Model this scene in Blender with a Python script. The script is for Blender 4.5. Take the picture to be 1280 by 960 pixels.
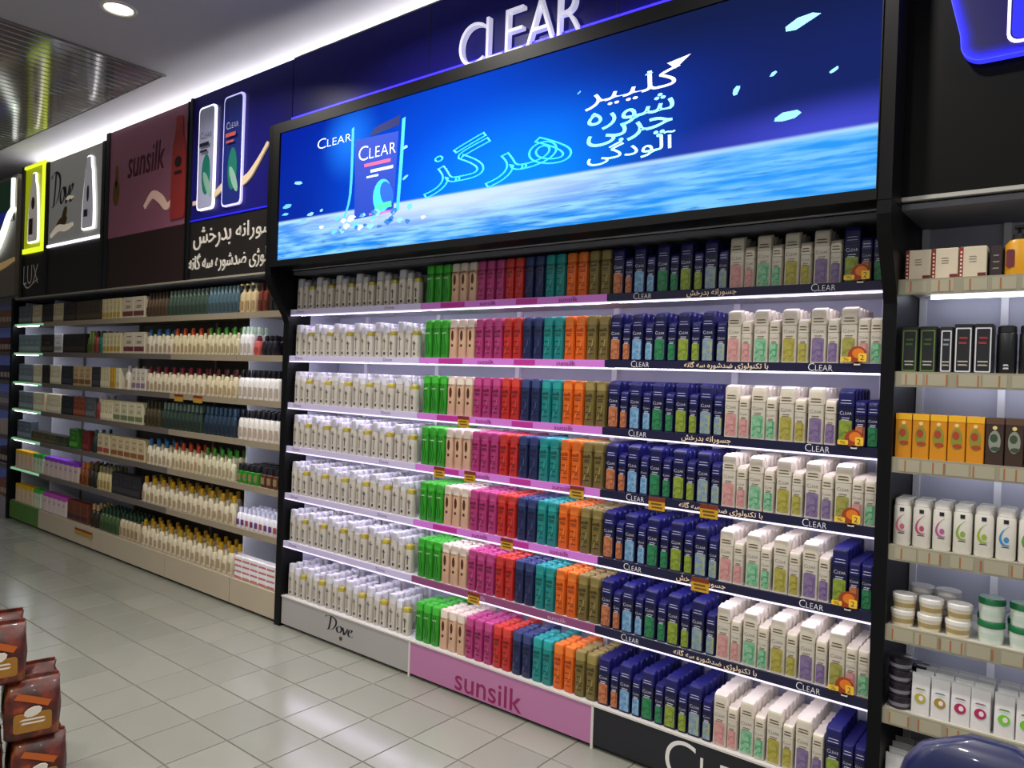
import bpy, math, random
from mathutils import Matrix, Vector
random.seed(7)
scene = bpy.context.scene
for o in list(bpy.data.objects): bpy.data.objects.remove(o)
COL = scene.collection

def lin(h):
    h = h.lstrip('#'); r = []
    for i in (0, 2, 4):
        c = int(h[i:i+2], 16)/255
        r.append(c/12.92 if c <= .04045 else ((c+.055)/1.055)**2.4)
    return (r[0], r[1], r[2], 1)

# ------------------------------------------------------------------ camera
cd = bpy.data.cameras.new('camera'); cam = bpy.data.objects.new('camera', cd); COL.objects.link(cam)
cd.sensor_width = 36; cd.lens = 26.168; cd.clip_start = .02
right = Vector((.78357, .62031476, .03503771)); down = Vector((.03200967, .01601356, -.99935927)); fwd = Vector((-.62047838, .78418949, -.00730832))
m3 = Matrix((right, -down, -fwd)).transposed()
cam.matrix_world = Matrix.Translation((0, -2.7033, 1.55)) @ m3.to_4x4()
scene.camera = cam
# ------------------------------------------------------------------ world, exposure
w = bpy.data.worlds.new('shop_ambience'); scene.world = w; w.use_nodes = True
w.node_tree.nodes['Background'].inputs[0].default_value = (.93, .95, 1, 1)
w.node_tree.nodes['Background'].inputs[1].default_value = .26
scene.view_settings.view_transform = 'Standard'; scene.view_settings.look = 'None'
scene.view_settings.exposure = 0.0; scene.view_settings.gamma = 1
scene.view_settings.use_curve_mapping = False
DOWNLIGHT_W = 22.0
COVE = 42.0        # emission of the cove strip on the headers
LED = 13.0         # emission of the shelf LED bars

# ------------------------------------------------------------------ materials
MATS = {}
def mat(name, col, rough=.5, metal=0, emit=0, ecol=None, noise=0, nscale=30, coat=0, bump=0, spec=.5, trans=0):
    if name in MATS: return MATS[name]
    m = bpy.data.materials.new(name); m.use_nodes = True; nt = m.node_tree; b = nt.nodes['Principled BSDF']
    c = lin(col) if isinstance(col, str) else col
    b.inputs['Base Color'].default_value = c
    b.inputs['Roughness'].default_value = rough; b.inputs['Metallic'].default_value = metal
    b.inputs['Coat Weight'].default_value = coat; b.inputs['Specular IOR Level'].default_value = spec
    b.inputs['Transmission Weight'].default_value = trans
    if emit:
        b.inputs['Emission Color'].default_value = lin(ecol or col) if isinstance(ecol or col, str) else (ecol or col)
        b.inputs['Emission Strength'].default_value = emit
    if noise or bump:
        tc = nt.nodes.new('ShaderNodeTexCoord'); n = nt.nodes.new('ShaderNodeTexNoise'); n.inputs['Scale'].default_value = nscale; n.inputs['Detail'].default_value = 4
        nt.links.new(tc.outputs['Object'], n.inputs['Vector'])
        if noise:
            mx = nt.nodes.new('ShaderNodeMix'); mx.data_type = 'RGBA'
            mx.inputs[6].default_value = tuple(v*(1-noise) for v in c[:3])+(1,); mx.inputs[7].default_value = tuple(min(1, v*(1+noise)) for v in c[:3])+(1,)
            nt.links.new(n.outputs['Fac'], mx.inputs[0]); nt.links.new(mx.outputs[2], b.inputs['Base Color'])
        if bump:
            bp = nt.nodes.new('ShaderNodeBump'); bp.inputs['Strength'].default_value = bump; bp.inputs['Distance'].default_value = .002
            nt.links.new(n.outputs['Fac'], bp.inputs['Height']); nt.links.new(bp.outputs['Normal'], b.inputs['Normal'])
    MATS[name] = m; return m
def plas(hexcol, rough=.32): return mat('plastic_'+hexcol, hexcol, rough, noise=.06, nscale=60)
def card(hexcol): return mat('card_'+hexcol, hexcol, .55, noise=.05, nscale=40)
def ink(hexcol): return mat('ink_'+hexcol, hexcol, .5)
def glow(hexcol, s): return mat('glow_%s_%.2f' % (hexcol, s), hexcol, .5, emit=s)

# ------------------------------------------------------------------ geometry: (verts, faces) builders
def box(x0, x1, y0, y1, z0, z1):
    v = [(x, y, z) for z in (z0, z1) for (x, y) in ((x0, y0), (x1, y0), (x1, y1), (x0, y1))]
    return v, [(3, 2, 1, 0), (4, 5, 6, 7), (0, 1, 5, 4), (1, 2, 6, 5), (2, 3, 7, 6), (3, 0, 4, 7)]
def ring(hw, hd, r, k):
    pts = []; r = max(min(r, hw*.999, hd*.999), 1e-5)
    for cx, cy, a0 in ((hw-r, hd-r, 0), (-hw+r, hd-r, 90), (-hw+r, -hd+r, 180), (hw-r, -hd+r, 270)):
        for i in range(k+1):
            a = math.radians(a0+90*i/k); pts.append((cx+r*math.cos(a), cy+r*math.sin(a)))
    return pts
def loft(secs, k=2, cx=0, cy=0):
    """secs: (z, half width, half depth, corner radius[, y shift])"""
    v, f = [], []; n = 4*(k+1)
    for s in secs:
        yo = s[4] if len(s) > 4 else 0
        v += [(cx+x, cy+y+yo, s[0]) for x, y in ring(s[1], s[2], s[3], k)]
    for i in range(len(secs)-1):
        for j in range(n):
            a, b = i*n+j, i*n+(j+1) % n; f.append((a, b, b+n, a+n))
    f.append(tuple(range(n-1, -1, -1))); t = (len(secs)-1)*n; f.append(tuple(range(t, t+n)))
    return v, f
def bbox(hw, hd, h, c=.002, z0=0, cx=0, cy=0):
    return loft([(z0, hw-c, hd-c, c), (z0+c, hw, hd, c), (z0+h-c, hw, hd, c), (z0+h, hw-c, hd-c, c)], 1, cx, cy)
def prism(poly, y0, y1):
    """polygon in x,z (counter clockwise seen from -y) with thickness y0 (front) .. y1"""
    n = len(poly); v = [(x, y0, z) for x, z in poly]+[(x, y1, z) for x, z in poly]
    return v, [tuple(range(n)), tuple(range(2*n-1, n-1, -1))]+[((i+1) % n, i, n+i, n+(i+1) % n) for i in range(n)]
def rrect(x0, x1, z0, z1, r, k=4):
    cx, cz = (x0+x1)/2, (z0+z1)/2
    return [(cx+a, cz+b) for a, b in ring((x1-x0)/2, (z1-z0)/2, r, k)]
def ell(cx, cz, a, b, n=16, rot=0):
    o = []
    for i in range(n):
        t = 2*math.pi*i/n; x, z = a*math.cos(t), b*math.sin(t)
        o.append((cx+x*math.cos(rot)-z*math.sin(rot), cz+x*math.sin(rot)+z*math.cos(rot)))
    return o
def frame_prism(outer, inner, y0, y1):
    n = len(outer); v = []
    for y in (y0, y1):
        v += [(x, y, z) for x, z in outer]+[(x, y, z) for x, z in inner]
    f = []
    for i in range(n):
        j = (i+1) % n
        f += [(i, j, n+j, n+i), (2*n+j, 2*n+i, 3*n+i, 3*n+j), (j, i, 2*n+i, 2*n+j), (n+i, n+j, 3*n+j, 3*n+i)]
    return v, f
def join(*gs):
    V, F = [], []
    for v, f in gs:
        o = len(V); V += v; F += [tuple(i+o for i in q) for q in f]
    return V, F
def move(g, dx=0, dy=0, dz=0, s=1): return [(x*s+dx, y*s+dy, z*s+dz) for x, y, z in g[0]], g[1]
def catmull(P, n=6):
    out = []; Q = [P[0]]+list(P)+[P[-1]]
    for i in range(1, len(Q)-2):
        for j in range(n):
            t = j/n; a, b, c, d = Q[i-1], Q[i], Q[i+1], Q[i+2]
            out.append(tuple(.5*(2*b[q]+(c[q]-a[q])*t+(2*a[q]-5*b[q]+4*c[q]-d[q])*t*t+(3*b[q]-a[q]-3*c[q]+d[q])*t**3) for q in range(2)))
    out.append(tuple(P[-1])); return out
def pen(points, nib, y, n=6, thick=.0):
    """broad-nib pen stroke in x,z; nib = (dx,dz) half vector"""
    p = catmull(points, n); v = []; f = []
    for x, z in p: v += [(x-nib[0], y, z-nib[1]), (x+nib[0], y, z+nib[1])]
    for i in range(len(p)-1): f.append((2*i, 2*i+1, 2*i+3, 2*i+2))
    return v, f
def ribbon(points, half, y0, y1, n=6):
    p = catmull(points, n); up, lo = [], []
    for i, (x, z) in enumerate(p):
        a, b = p[max(i-1, 0)], p[min(i+1, len(p)-1)]; dx, dz = b[0]-a[0], b[1]-a[1]; L = math.hypot(dx, dz) or 1
        h = half*(.35+.65*math.sin(math.pi*min(max(i/(len(p)-1), .08), .92)))
        up.append((x-dz/L*h, z+dx/L*h)); lo.append((x+dz/L*h, z-dx/L*h))
    v, f = [], []
    for (a, b) in zip(lo, up): v += [(a[0], y0, a[1]), (b[0], y0, b[1]), (a[0], y1, a[1]), (b[0], y1, b[1])]
    for i in range(len(p)-1):
        k = 4*i; f += [(k, k+4, k+5, k+1), (k+2, k+3, k+7, k+6), (k+1, k+5, k+7, k+3), (k, k+2, k+6, k+4)]
    f += [(0, 1, 3, 2), (4*len(p)-4, 4*len(p)-2, 4*len(p)-1, 4*len(p)-3)]
    return v, f
def tube(P, r, n=8):
    v, f = [], []
    for i, p in enumerate(P):
        a, b = Vector(P[max(i-1, 0)]), Vector(P[min(i+1, len(P)-1)]); d = (b-a).normalized()
        u = d.orthogonal().normalized(); q = d.cross(u)
        for j in range(n):
            t = 2*math.pi*j/n; v.append(tuple(Vector(p)+r*(math.cos(t)*u+math.sin(t)*q)))
    for i in range(len(P)-1):
        for j in range(n): f.append((i*n+j, i*n+(j+1) % n, (i+1)*n+(j+1) % n, (i+1)*n+j))
    f += [tuple(range(n-1, -1, -1)), tuple(range((len(P)-1)*n, len(P)*n))]
    return v, f

# --- Arabic script joining (letters become their joined forms, laid out left to right)
FORMS = {'ا': (0xFE8D, 2), 'آ': (0xFE81, 2), 'ب': (0xFE8F, 4), 'ت': (0xFE95, 4), 'ج': (0xFE9D, 4), 'چ': (0xFB7A, 4), 'خ': (0xFEA5, 4), 'د': (0xFEA9, 2), 'ر': (0xFEAD, 2), 'ز': (0xFEAF, 2), 'ژ': (0xFB8A, 2),
         'س': (0xFEB1, 4), 'ش': (0xFEB5, 4), 'ض': (0xFEBD, 4), 'ک': (0xFB8E, 4), 'گ': (0xFB92, 4), 'ل': (0xFEDD, 4), 'ن': (0xFEE5, 4), 'و': (0xFEED, 2), 'ه': (0xFEE9, 4), 'ی': (0xFBFC, 4)}
def shape_text(s):
    o = []
    for i, ch in enumerate(s):
        if ch not in FORMS:
            if ch == ' ': o.append(' ')
            continue
        base, n = FORMS[ch]
        pv = i > 0 and s[i-1] in FORMS and FORMS[s[i-1]][1] == 4
        nx = n == 4 and i+1 < len(s) and s[i+1] in FORMS
        o.append(chr(base+(3 if pv and nx else 2 if nx else 1 if pv else 0)))
    return ''.join(reversed(o))
TC = bpy.data.curves.new('lettering', 'FONT'); TO = bpy.data.objects.new('lettering_tmp', TC); COL.objects.link(TO)
TCACHE = {}
def text(s, shear=0, offset=0, outline=0, res=2, spacing=1):
    key = (s, shear, offset, outline, spacing, res)
    if key in TCACHE: return TCACHE[key]
    TC.body = shape_text(s) if any(c in FORMS for c in s) else s
    TC.shear = shear; TC.offset = offset; TC.resolution_u = res; TC.space_character = spacing
    TC.fill_mode = 'NONE' if outline else 'BOTH'; TC.bevel_depth = outline; TC.bevel_resolution = 0
    bpy.context.view_layer.update()
    ev = TO.evaluated_get(bpy.context.evaluated_depsgraph_get()); me = ev.to_mesh()
    V = [tuple(v.co) for v in me.vertices]; F = [tuple(p.vertices) for p in me.polygons]
    ev.to_mesh_clear()
    V = [(x, -z, y) for x, y, z in V]          # stand it up, facing -y
    TCACHE[key] = (V, F); return V, F
def fit(g, x0, x1, z0, z1, y):
    V, F = g; xs = [v[0] for v in V]; zs = [v[2] for v in V]; a, b, c, d = min(xs), max(xs), min(zs), max(zs)
    sx, sz = (x1-x0)/(b-a), (z1-z0)/(d-c); s = min(sx, sz)
    return [(x0+(p[0]-a)*sx, y+p[1]*s, z0+(p[2]-c)*sz) for p in V], F
def solid(g, t):
    """give flat lettering a thickness t (towards +y)"""
    V, F = g; n = len(V); E = {}
    for f in F:
        for i in range(len(f)):
            e = (f[i], f[(i+1) % len(f)]); E[e] = 1
    side = [(b, a, a+n, b+n) for (a, b) in E if (b, a) not in E]
    return V+[(x, y+t, z) for x, y, z in V], F+[tuple(reversed([i+n for i in f])) for f in F]+side
def smallcaps(x0, z0, h, y, res=2, sx=1.0):
    """C with smaller LEAR after it"""
    c = text('C', offset=-.012, res=res); l = text('LEAR', offset=-.012, spacing=1.05, res=res)
    return join(fit(c, x0, x0+h*.82*sx, z0-h*.04, z0+h, y), fit(l, x0+h*.94*sx, x0+h*3.15*sx, z0, z0+h*.76, y))
def dove_word(x0, x1, z0, z1, y, nib=(.035, .02)):
    D1 = [(.22, .98), (.20, .6), (.14, .06)]
    D2 = [(.0, .86), (.06, .97), (.25, 1.0), (.42, .85), (.44, .55), (.34, .22), (.2, .06), (.05, .03)]
    o = [(.6, .52), (.5, .4), (.48, .2), (.54, .06), (.62, .1), (.68, .3), (.66, .46), (.6, .52)]
    v = [(.72, .5), (.76, .25), (.78, .03), (.86, .25), (.93, .52)]
    e = [(.95, .26), (1.04, .34), (1.1, .46), (1.06, .53), (.98, .42), (.95, .2), (.99, .06), (1.07, .06), (1.14, .14)]
    g = join(*[pen(p, nib, 0) for p in (D1, D2, o, v, e)])
    return fit(g, x0, x1, z0, z1, y)

# ------------------------------------------------------------------ objects
def mesh(name, parts, smooth=None):
    """parts: list of (geo, material)"""
    V, F, MI, ms = [], [], [], []
    for (g, m) in parts:
        o = len(V); V += g[0]; F += [tuple(i+o for i in q) for q in g[1]]
        if m not in ms: ms.append(m)
        MI += [ms.index(m)]*len(g[1])
    me = bpy.data.meshes.new(name); me.from_pydata(V, [], F)
    for m in ms: me.materials.append(m)
    me.polygons.foreach_set('material_index', MI)
    if smooth:
        me.shade_smooth(); me.set_sharp_from_angle(angle=math.radians(smooth))
    me.update(); return me
def put(name, me, parent=None, loc=(0, 0, 0), rz=0):
    o = bpy.data.objects.new(name, me); COL.objects.link(o); o.location = loc
    if rz: o.rotation_euler.z = rz
    if parent: o.parent = parent
    return o
def tag(o, label, cat, group=None):
    o['label'] = label; o['category'] = cat
    if group: o['group'] = group
    return o
def thing(name, label, cat, loc=(0, 0, 0), group=None, rz=0):
    return tag(put(name, None, None, loc, rz), label, cat, group)
def part(name, geo, m, parent, smooth=None, label=None):
    o = put(name, mesh(name, [(geo, m)], smooth), parent)
    if label: o['label'] = label
    return o
def structure(name, geo, m, smooth=None):
    o = put(name, mesh(name, [(geo, m)], smooth)); o['kind'] = 'structure'; return o
TINY = {'line_print', 'price_print'}      # print too fine to pick apart
class Product:
    """parts: list of (part name, geo, material); placed whole (with parts) or as one plain mesh for hidden ranks"""
    def __init__(s, name, cat, parts, smooth=35, back=None):
        s.name, s.cat = name, cat
        s.parts = [(n, mesh(n, [(g, m)], smooth)) for n, g, m in parts]
        s.plain = mesh(name, [(g, m) for n, g, m in parts[:back]], smooth); s.raw = [(g, m) for n, g, m in parts[:back]]
    def place(s, loc, label, group, full=True, rz=0):
        if full:
            t = thing(s.name, label, s.cat, loc, group, rz)
            for n, me in s.parts:
                q = put(n, me, t)
                if n in TINY: q['kind'] = 'stuff'
        else:
            t = tag(put(s.name, s.plain, None, loc, rz), label, s.cat, group)
        return t
class Ranks:
    """the ranks behind, too hidden to pick apart: one joined object"""
    def __init__(s): s.by = {}
    def add(s, prod, loc, rz=0):
        c, n = math.cos(rz), math.sin(rz)
        for (V, F), m in prod.raw:
            v, f = s.by.setdefault(m, ([], [])); o = len(v)
            v.extend([(x*c-y*n+loc[0], x*n+y*c+loc[1], z+loc[2]) for x, y, z in V]); f.extend([tuple(i+o for i in q) for q in F])
    def build(s, name, label, cat):
        if not s.by: return
        o = tag(put(name, mesh(name, [(g, m) for m, g in s.by.items()], 35)), label, cat); o['kind'] = 'stuff'
ORD = ['top', 'second', 'third', 'fourth', 'fifth', 'sixth', 'bottom']

# ================================================================== STRUCTURE
# ---- floor with tiles
TX, TY = .2735, .2645
def make_floor():
    grout = mat('grout', '6d675c', .7, noise=.2, nscale=12)
    fl = structure('floor', box(-14, 3, -7, .42, -.06, -.004), grout)
    tm = mat('floor_tile', '8c8d83', .17, noise=.07, nscale=2.5, spec=.5)
    nt = tm.node_tree; b = nt.nodes['Principled BSDF']                   # a slight colour change from tile to tile
    oi = nt.nodes.new('ShaderNodeObjectInfo'); hs = nt.nodes.new('ShaderNodeHueSaturation'); mr = nt.nodes.new('ShaderNodeMapRange')
    mr.inputs[3].default_value = .93; mr.inputs[4].default_value = 1.06
    src = b.inputs['Base Color'].links[0].from_socket
    nt.links.new(oi.outputs['Random'], mr.inputs[0]); nt.links.new(mr.outputs[0], hs.inputs['Value']); nt.links.new(src, hs.inputs['Color']); nt.links.new(hs.outputs[0], b.inputs['Base Color'])
    g = .0028
    tile = mesh('floor_tile', [(bbox(TX/2-g, TY/2-g, .012, .0015, -.012), tm)])
    cells = []
    ci = cam.matrix_world.inverted()
    for i in range(-36, 20):
        for j in range(-25, 3):
            x, y = -2.538+(i+.5)*TX, -.189+(j+.5)*TY
            if y > .40 or x < -13.8 or x > 2.8 or y < -6.8: continue
            p = ci @ Vector((x, y, 0)); vis = False; s = 0
            if p.z < -.1:
                u, v = p.x/-p.z*26.168/18, p.y/-p.z*26.168/13.5
                vis = abs(u) < 1.12 and abs(v) < 1.12 and y < .1; s = 1/p.z**2
            cells.append((-s if vis else 0, x, y))
    cells.sort()
    for k, (s, x, y) in enumerate(cells):
        if k < 290 and s < 0: put('floor_tile', tile, fl, (x, y, 0))
    rest = join(*[move(box(-TX/2+g, TX/2-g, -TY/2+g, TY/2-g, -.012, 0), x, y, 0) for k, (s, x, y) in enumerate(cells) if not (k < 290 and s < 0)])
    r = part('floor_tile_field', rest, tm, fl); r['kind'] = 'stuff'
make_floor()

CEIL = 3.55
structure('wall_back', box(-14, 3, .42, .5, 0, 3.9), mat('wall_paint', 'b9b7b2', .7, noise=.04, nscale=8))
structure('wall_left', box(-14.1, -14, -7, .5, 0, 3.9), mat('wall_paint', 'b9b7b2'))
def make_ceiling():
    c = structure('ceiling', box(-5.1, 3, -7, .42, CEIL, CEIL+.1), mat('ceiling_paint', 'b2afb6', .75, noise=.03, nscale=5))
    part('ceiling_tray', box(-14, -5.1, -7, .42, CEIL+.05, CEIL+.1), mat('tray_paint', '3a3836', .6), c)
    part('ceiling_border', box(-14, -5.1, -.20, .42, CEIL, CEIL+.05), mat('ceiling_paint', 'b2afb6'), c)
    sm = mat('slat_metal', '9c9896', .11, metal=.6, spec=.6)
    sl = mesh('ceiling_slat', [(loft([(0, .034, 3.39, .004), (.006, .037, 3.39, .004), (.03, .037, 3.39, .004)], 1), sm)])
    x = -5.15
    while x > -13.9:
        put('ceiling_slat', sl, c, (x, -3.60, CEIL+.002)); x -= .083
    part('ceiling_edge_profile', box(-5.112, -5.1, -7, -.20, CEIL-.012, CEIL+.06), mat('edge_profile', '77736f', .4), c)
make_ceiling()
# ---- recessed ceiling downlights
def downlight(x, y, k):
    t = thing('ceiling_downlight', 'round warm white recessed downlight in the grey ceiling', 'ceiling light', (x, y, CEIL), 'recessed ceiling downlights')
    n = 20; cs = [(math.cos(2*math.pi*i/n), math.sin(2*math.pi*i/n)) for i in range(n)]
    v = [(a*r, b*r, z) for r, z in ((.098, 0), (.094, -.009), (.078, -.009), (.072, -.002)) for a, b in cs]
    f = [(q*n+i, q*n+(i+1) % n, (q+1)*n+(i+1) % n, (q+1)*n+i) for q in range(3) for i in range(n)]
    put('trim_ring', mesh('trim_ring', [((v, f), mat('trim_white', 'd8d0c4', .4))], 40), t)
    put('lens', mesh('lens', [(([(a*.075, b*.075, -.003) for a, b in cs], [tuple(range(n-1, -1, -1))]), mat('lamp_lens', 'fff2da', .5, emit=5))]), t)
    ld = bpy.data.lights.new('downlight', 'AREA'); ld.shape = 'DISK'; ld.size = .14; ld.energy = DOWNLIGHT_W; ld.color = (1, .95, .87); ld.spread = math.radians(150)
    put('lamp_glow', ld, t, (0, 0, -.012))
for j, y in enumerate((-.83, -2.75, -4.7)):
    for i in range(4): downlight(-4.39+1.75*i, y, 4*j+i)

# ================================================================== SHELVING HELPERS
BLACK = mat('black_laminate', '0a0a0d', .45, noise=.08, nscale=10, spec=.18)
BACKP = mat('back_panel_lilac', 'b9bacb', .55, noise=.03, nscale=10)
SHELFW = mat('shelf_white', 'd9d8e0', .4)
LEDM = mat('led_bar', 'f0eaff', .5, emit=LED, ecol='efe8ff')
def post_profile(top_out, z_top, y_back=.40, z_knee=1.93):
    """side panel outline in y,z: upper part stands forward by top_out"""
    return [(y_back, 0), (-.015, 0), (-.015, z_knee-.09), (-.03, z_knee-.05), (-top_out+.015, z_knee+.12), (-top_out, z_knee+.18), (-top_out, z_top), (y_back, z_top)]
def side_panel(name, x0, x1, poly, m, parent, label=None):
    n = len(poly); v = [(x0, y, z) for y, z in poly]+[(x1, y, z) for y, z in poly]
    f = [tuple(range(n)), tuple(range(2*n-1, n-1, -1))]+[((i+1) % n, i, n+i, n+(i+1) % n) for i in range(n)]
    return part(name, (v, f), m, parent, label=label)
SZ = [1.88, 1.602, 1.319, 1.056, .771, .48]        # lower front edge of each shelf, top to sixth
SH = .040                                          # height of the front strip
BASE = .186                                        # top of the plinth

def shelf(parent, x0, x1, z, strip_mat, led=True, sh=SH, y0=0.0, board=SHELFW):
    s = part('shelf', box(x0, x1, y0+.006, .36, z+sh-.022, z+sh-.004), board, parent)
    part('front_strip', box(x0, x1, y0-.006, y0+.006, z+(.008 if led else 0), z+sh), strip_mat, s)
    if led:
        part('lit_edge', box(x0+.001, x1-.001, y0-.006, y0+.005, z+.001, z+.0075), mat('lit_edge', 'f0eaff', .4, emit=.8, ecol='efe4ff'), s)
        part('led_bar', box(x0+.02, x1-.02, y0+.045, y0+.060, z+sh-.033, z+sh-.0225), LEDM, s)
    return s

# ================================================================== MAIN UNIT
XL, XA, XB, XR = -3.862, -2.747, -1.640, -.574
def main_unit():
    u = thing('shelving_unit', 'tall lit shelving unit with black side panels under the large blue screen', 'shelving', (0, 0, 0))
    side_panel('side_panel', XL-.055, XL, post_profile(.155, 2.152), BLACK, u)
    side_panel('side_panel', XR, XR+.042, post_profile(.155, 2.152), BLACK, u)
    part('inner_side_panel', box(XL+.0002, XL+.004, .14, .36, .19, 2.13), BACKP, u)
    xs = [XL, -3.57, -2.96, -2.38, -1.80, -1.215, -.64, XR]
    for a, b in zip(xs[:-1], xs[1:]):
        part('back_panel', box(a+.003, b-.003, .362, .40, .19, 2.13), BACKP, u)
    for x in xs[1:-1]:
        part('upright', box(x-.014, x+.014, .344, .361, .19, 2.128), mat('upright_white', 'eeeef4', .4), u)
    part('top_board', box(XL, XR, .005, .40, 2.131, 2.15), mat('top_board', '6a6a74', .5), u)
    whites = mat('strip_white', 'd2c8ee', .45); pinks = mat('strip_pink', 'd77fe0', .4); mauve = mat('strip_pink_unlit', '8d4a78', .45); navy = mat('strip_navy', '15143a', .35); mag = ink('c02f9a')
    for k, z in enumerate(SZ):
        s1 = shelf(u, XL, XA-.002, z, whites)
        part('strip_print', join(fit(text('Dove'), -3.80, -3.73, z+.018, z+.034, -.0075), fit(text('Dove'), -3.02, -2.95, z+.018, z+.034, -.0075)), ink('7d7890'), s1)
        s2 = shelf(u, XA, XB-.002, z, mauve if k == 5 else pinks)  # sixth pink strip is painted darker, standing in for its missing light
        blocks = [(XA+.14, XA+.30), (XA+.62, XA+.74)] if k < 5 else []
        for a, b in blocks: part('strip_block', box(a, b, -.0075, -.006, z+.012, z+.036), mag, s2)
        part('strip_print', join(*[fit(text('sunsilk'), a, a+.1, z+.014, z+.034, -.0085) for a in (XA+.40, XA+.86)]), ink('8a1f6a') if k < 5 else ink('d8a8c8'), s2)
        s3 = shelf(u, XB, XR, z, navy)
        txt = ('جسورانه بدرخش', .2) if k % 2 == 0 else ('با تکنولوژی ضدشوره سه گانه', .33)
        W = ink('f2f0fa')
        part('strip_print', join(smallcaps(XB+.125, z+.013, .026, -.0075), smallcaps(XB+.83, z+.013, .026, -.0075)), W, s3)
        part('strip_print', fit(text(txt[0], offset=.01), XB+.36, XB+.36+txt[1], z+.010, z+.039, -.0075), mat('ink_cream', 'ffe6c8', .5), s3)
    # plinth
    for a, b, m, nm in ((XL, XA, mat('plinth_grey', 'a9a5a4', .4, noise=.03, nscale=6), 'plinth_panel'), (XA, XB, mat('plinth_pink', 'b878a4', .4, noise=.03, nscale=6), 'plinth_panel'), (XB, XR, mat('plinth_navy', '1b1b24', .35, noise=.05, nscale=6), 'plinth_panel')):
        p = part(nm, box(a+.003, b-.003, -.004, .012, .018, BASE-.006), m, u)
        part('plinth_edge', box(a+.001, b-.001, -.008, .012, BASE-.006, BASE+.002), mat('plinth_edge', 'd5d0cc', .4), p)
        if a == XL:
            part('lettering', dove_word(-3.44, -3.185, .085, .168, -.0055), ink('1c1c1f'), p)
            part('emblem', prism(ell(-3.295, .06, .013, .012), -.0058, -.0048), ink('4a3a2c'), p)
        elif a == XA:
            part('lettering', fit(text('sunsilk', offset=.004, res=6), -2.425, -2.015, .028, .13, -.0055), ink('8f1a58'), p)
        else:
            part('lettering', smallcaps(-1.30, .012, .155, -.0055, 8), ink('e6e4e2'), p)
    for x in (XA, XB): part('plinth_joint', box(x-.006, x+.006, -.006, .0, .0, BASE), mat('plinth_edge', 'd5d0cc', .4), u)
    part('bottom_shelf', box(XL, XR, .012, .36, BASE-.02, BASE), SHELFW, u)
    part('kick_board', box(XL, XR, .02, .03, 0, BASE-.02), mat('kick_black', '101010', .6), u)
main_unit()
SURF = [z+SH-.004 for z in SZ]+[BASE]

# ================================================================== PRODUCT KINDS
def flat_bottle(hw, hd, h, cap_h, body, cap, label_parts, waist=.97, taper=.86, name='shampoo_bottle', back=2, cat='bottle'):
    b = h-cap_h; r = hd*.75
    B = loft([(0, hw*.9, hd*.88, r*.8), (.006, hw, hd, r), (b*.5, hw*waist, hd*waist, r), (b*.9, hw, hd, r), (b, hw*.93, hd*.9, r*.9)], 2)
    Cp = loft([(b+.0012, hw*.95, hd*.93, r*.9), (b+cap_h*.8, hw*taper, hd*.88, r*.85), (h-.003, hw*taper*.97, hd*.82, r*.8), (h, hw*taper*.86, hd*.7, r*.7)], 2)
    neck = loft([(b-.001, hw*.8, hd*.8, r*.7), (b+.003, hw*.8, hd*.8, r*.7)], 2)
    P = [('body', join(B, neck), body), ('cap', Cp, cap)]
    y = -hd-.0006
    for n, f, m in label_parts: P.append((n, f(y), m))
    return Product(name, cat, P, 35, back)
def lines(zs, hw, t=.0022, seed=1):
    rr = random.Random(seed)
    def f(y): return join(*[prism([(-hw*rr.uniform(.6, 1), z-t/2), (hw*rr.uniform(.6, 1), z-t/2), (hw*rr.uniform(.6, 1), z+t/2), (-hw*rr.uniform(.6, 1), z+t/2)], y, y+.0008) for z in zs])
    return f
SUN = [('2f9424', '46b83a', '0f5a1c', 'bright green', 3), ('cda88c', 'e6d8c8', '4a2014', 'beige', 3), ('a8346f', 'c04a88', '5a1436', 'pink', 3), ('b82a26', 'd04038', '6a120c', 'red', 2),
       ('1f2850', '3a4678', '0f1638', 'navy blue', 2), ('1a7f7e', '2a9c9a', '0c4a48', 'teal', 2), ('d4601a', 'e87a2c', '8a3408', 'orange', 2), ('706133', '94844c', '3a3014', 'olive gold', 2)]
def sun_kind(i):
    body, cap, dk, nm, n = SUN[i]
    hw, hd, h = .0262, .0195, .196
    if nm == 'bright green': lp = [('wave_print', lambda y: join(*[pen([(x, .02), (x+.006, .06), (x-.004, .1), (x+.003, .15)], (.0022, .0006), y, 4) for x in (-.009, .006)]), ink(dk)), ('brand_print', lambda y: fit(text('sunsilk'), -.014, .014, .125, .134, y-.0004), ink('e8f6d8'))]
    elif nm == 'beige': lp = [('oval_print', lambda y: join(prism(ell(0, .115, .0085, .026), y, y+.001), prism(ell(0, .066, .007, .007), y, y+.001)), ink(dk)), ('brand_print', lambda y: fit(text('sunsilk'), -.014, .014, .148, .156, y), ink(dk))]
    else:
        lp = [('brand_print', lambda y: fit(text('sunsilk', offset=.03), -.019, .019, .126, .142, y), ink(dk)), ('line_print', lines([.118, .110, .085, .06, .05, .03], .017, .0042, i), ink(dk)), ('swirl_print', lambda y: pen([(-.01, .03), (-.004, .055), (.006, .062), (.01, .09)], (.003, .001), y-.0003, 4), ink(cap))]
    return flat_bottle(hw, hd, h, .042, plas(body), plas(cap, .3), lp, waist=.955, taper=.94)
SUNK = [sun_kind(i) for i in range(len(SUN))]
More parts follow.
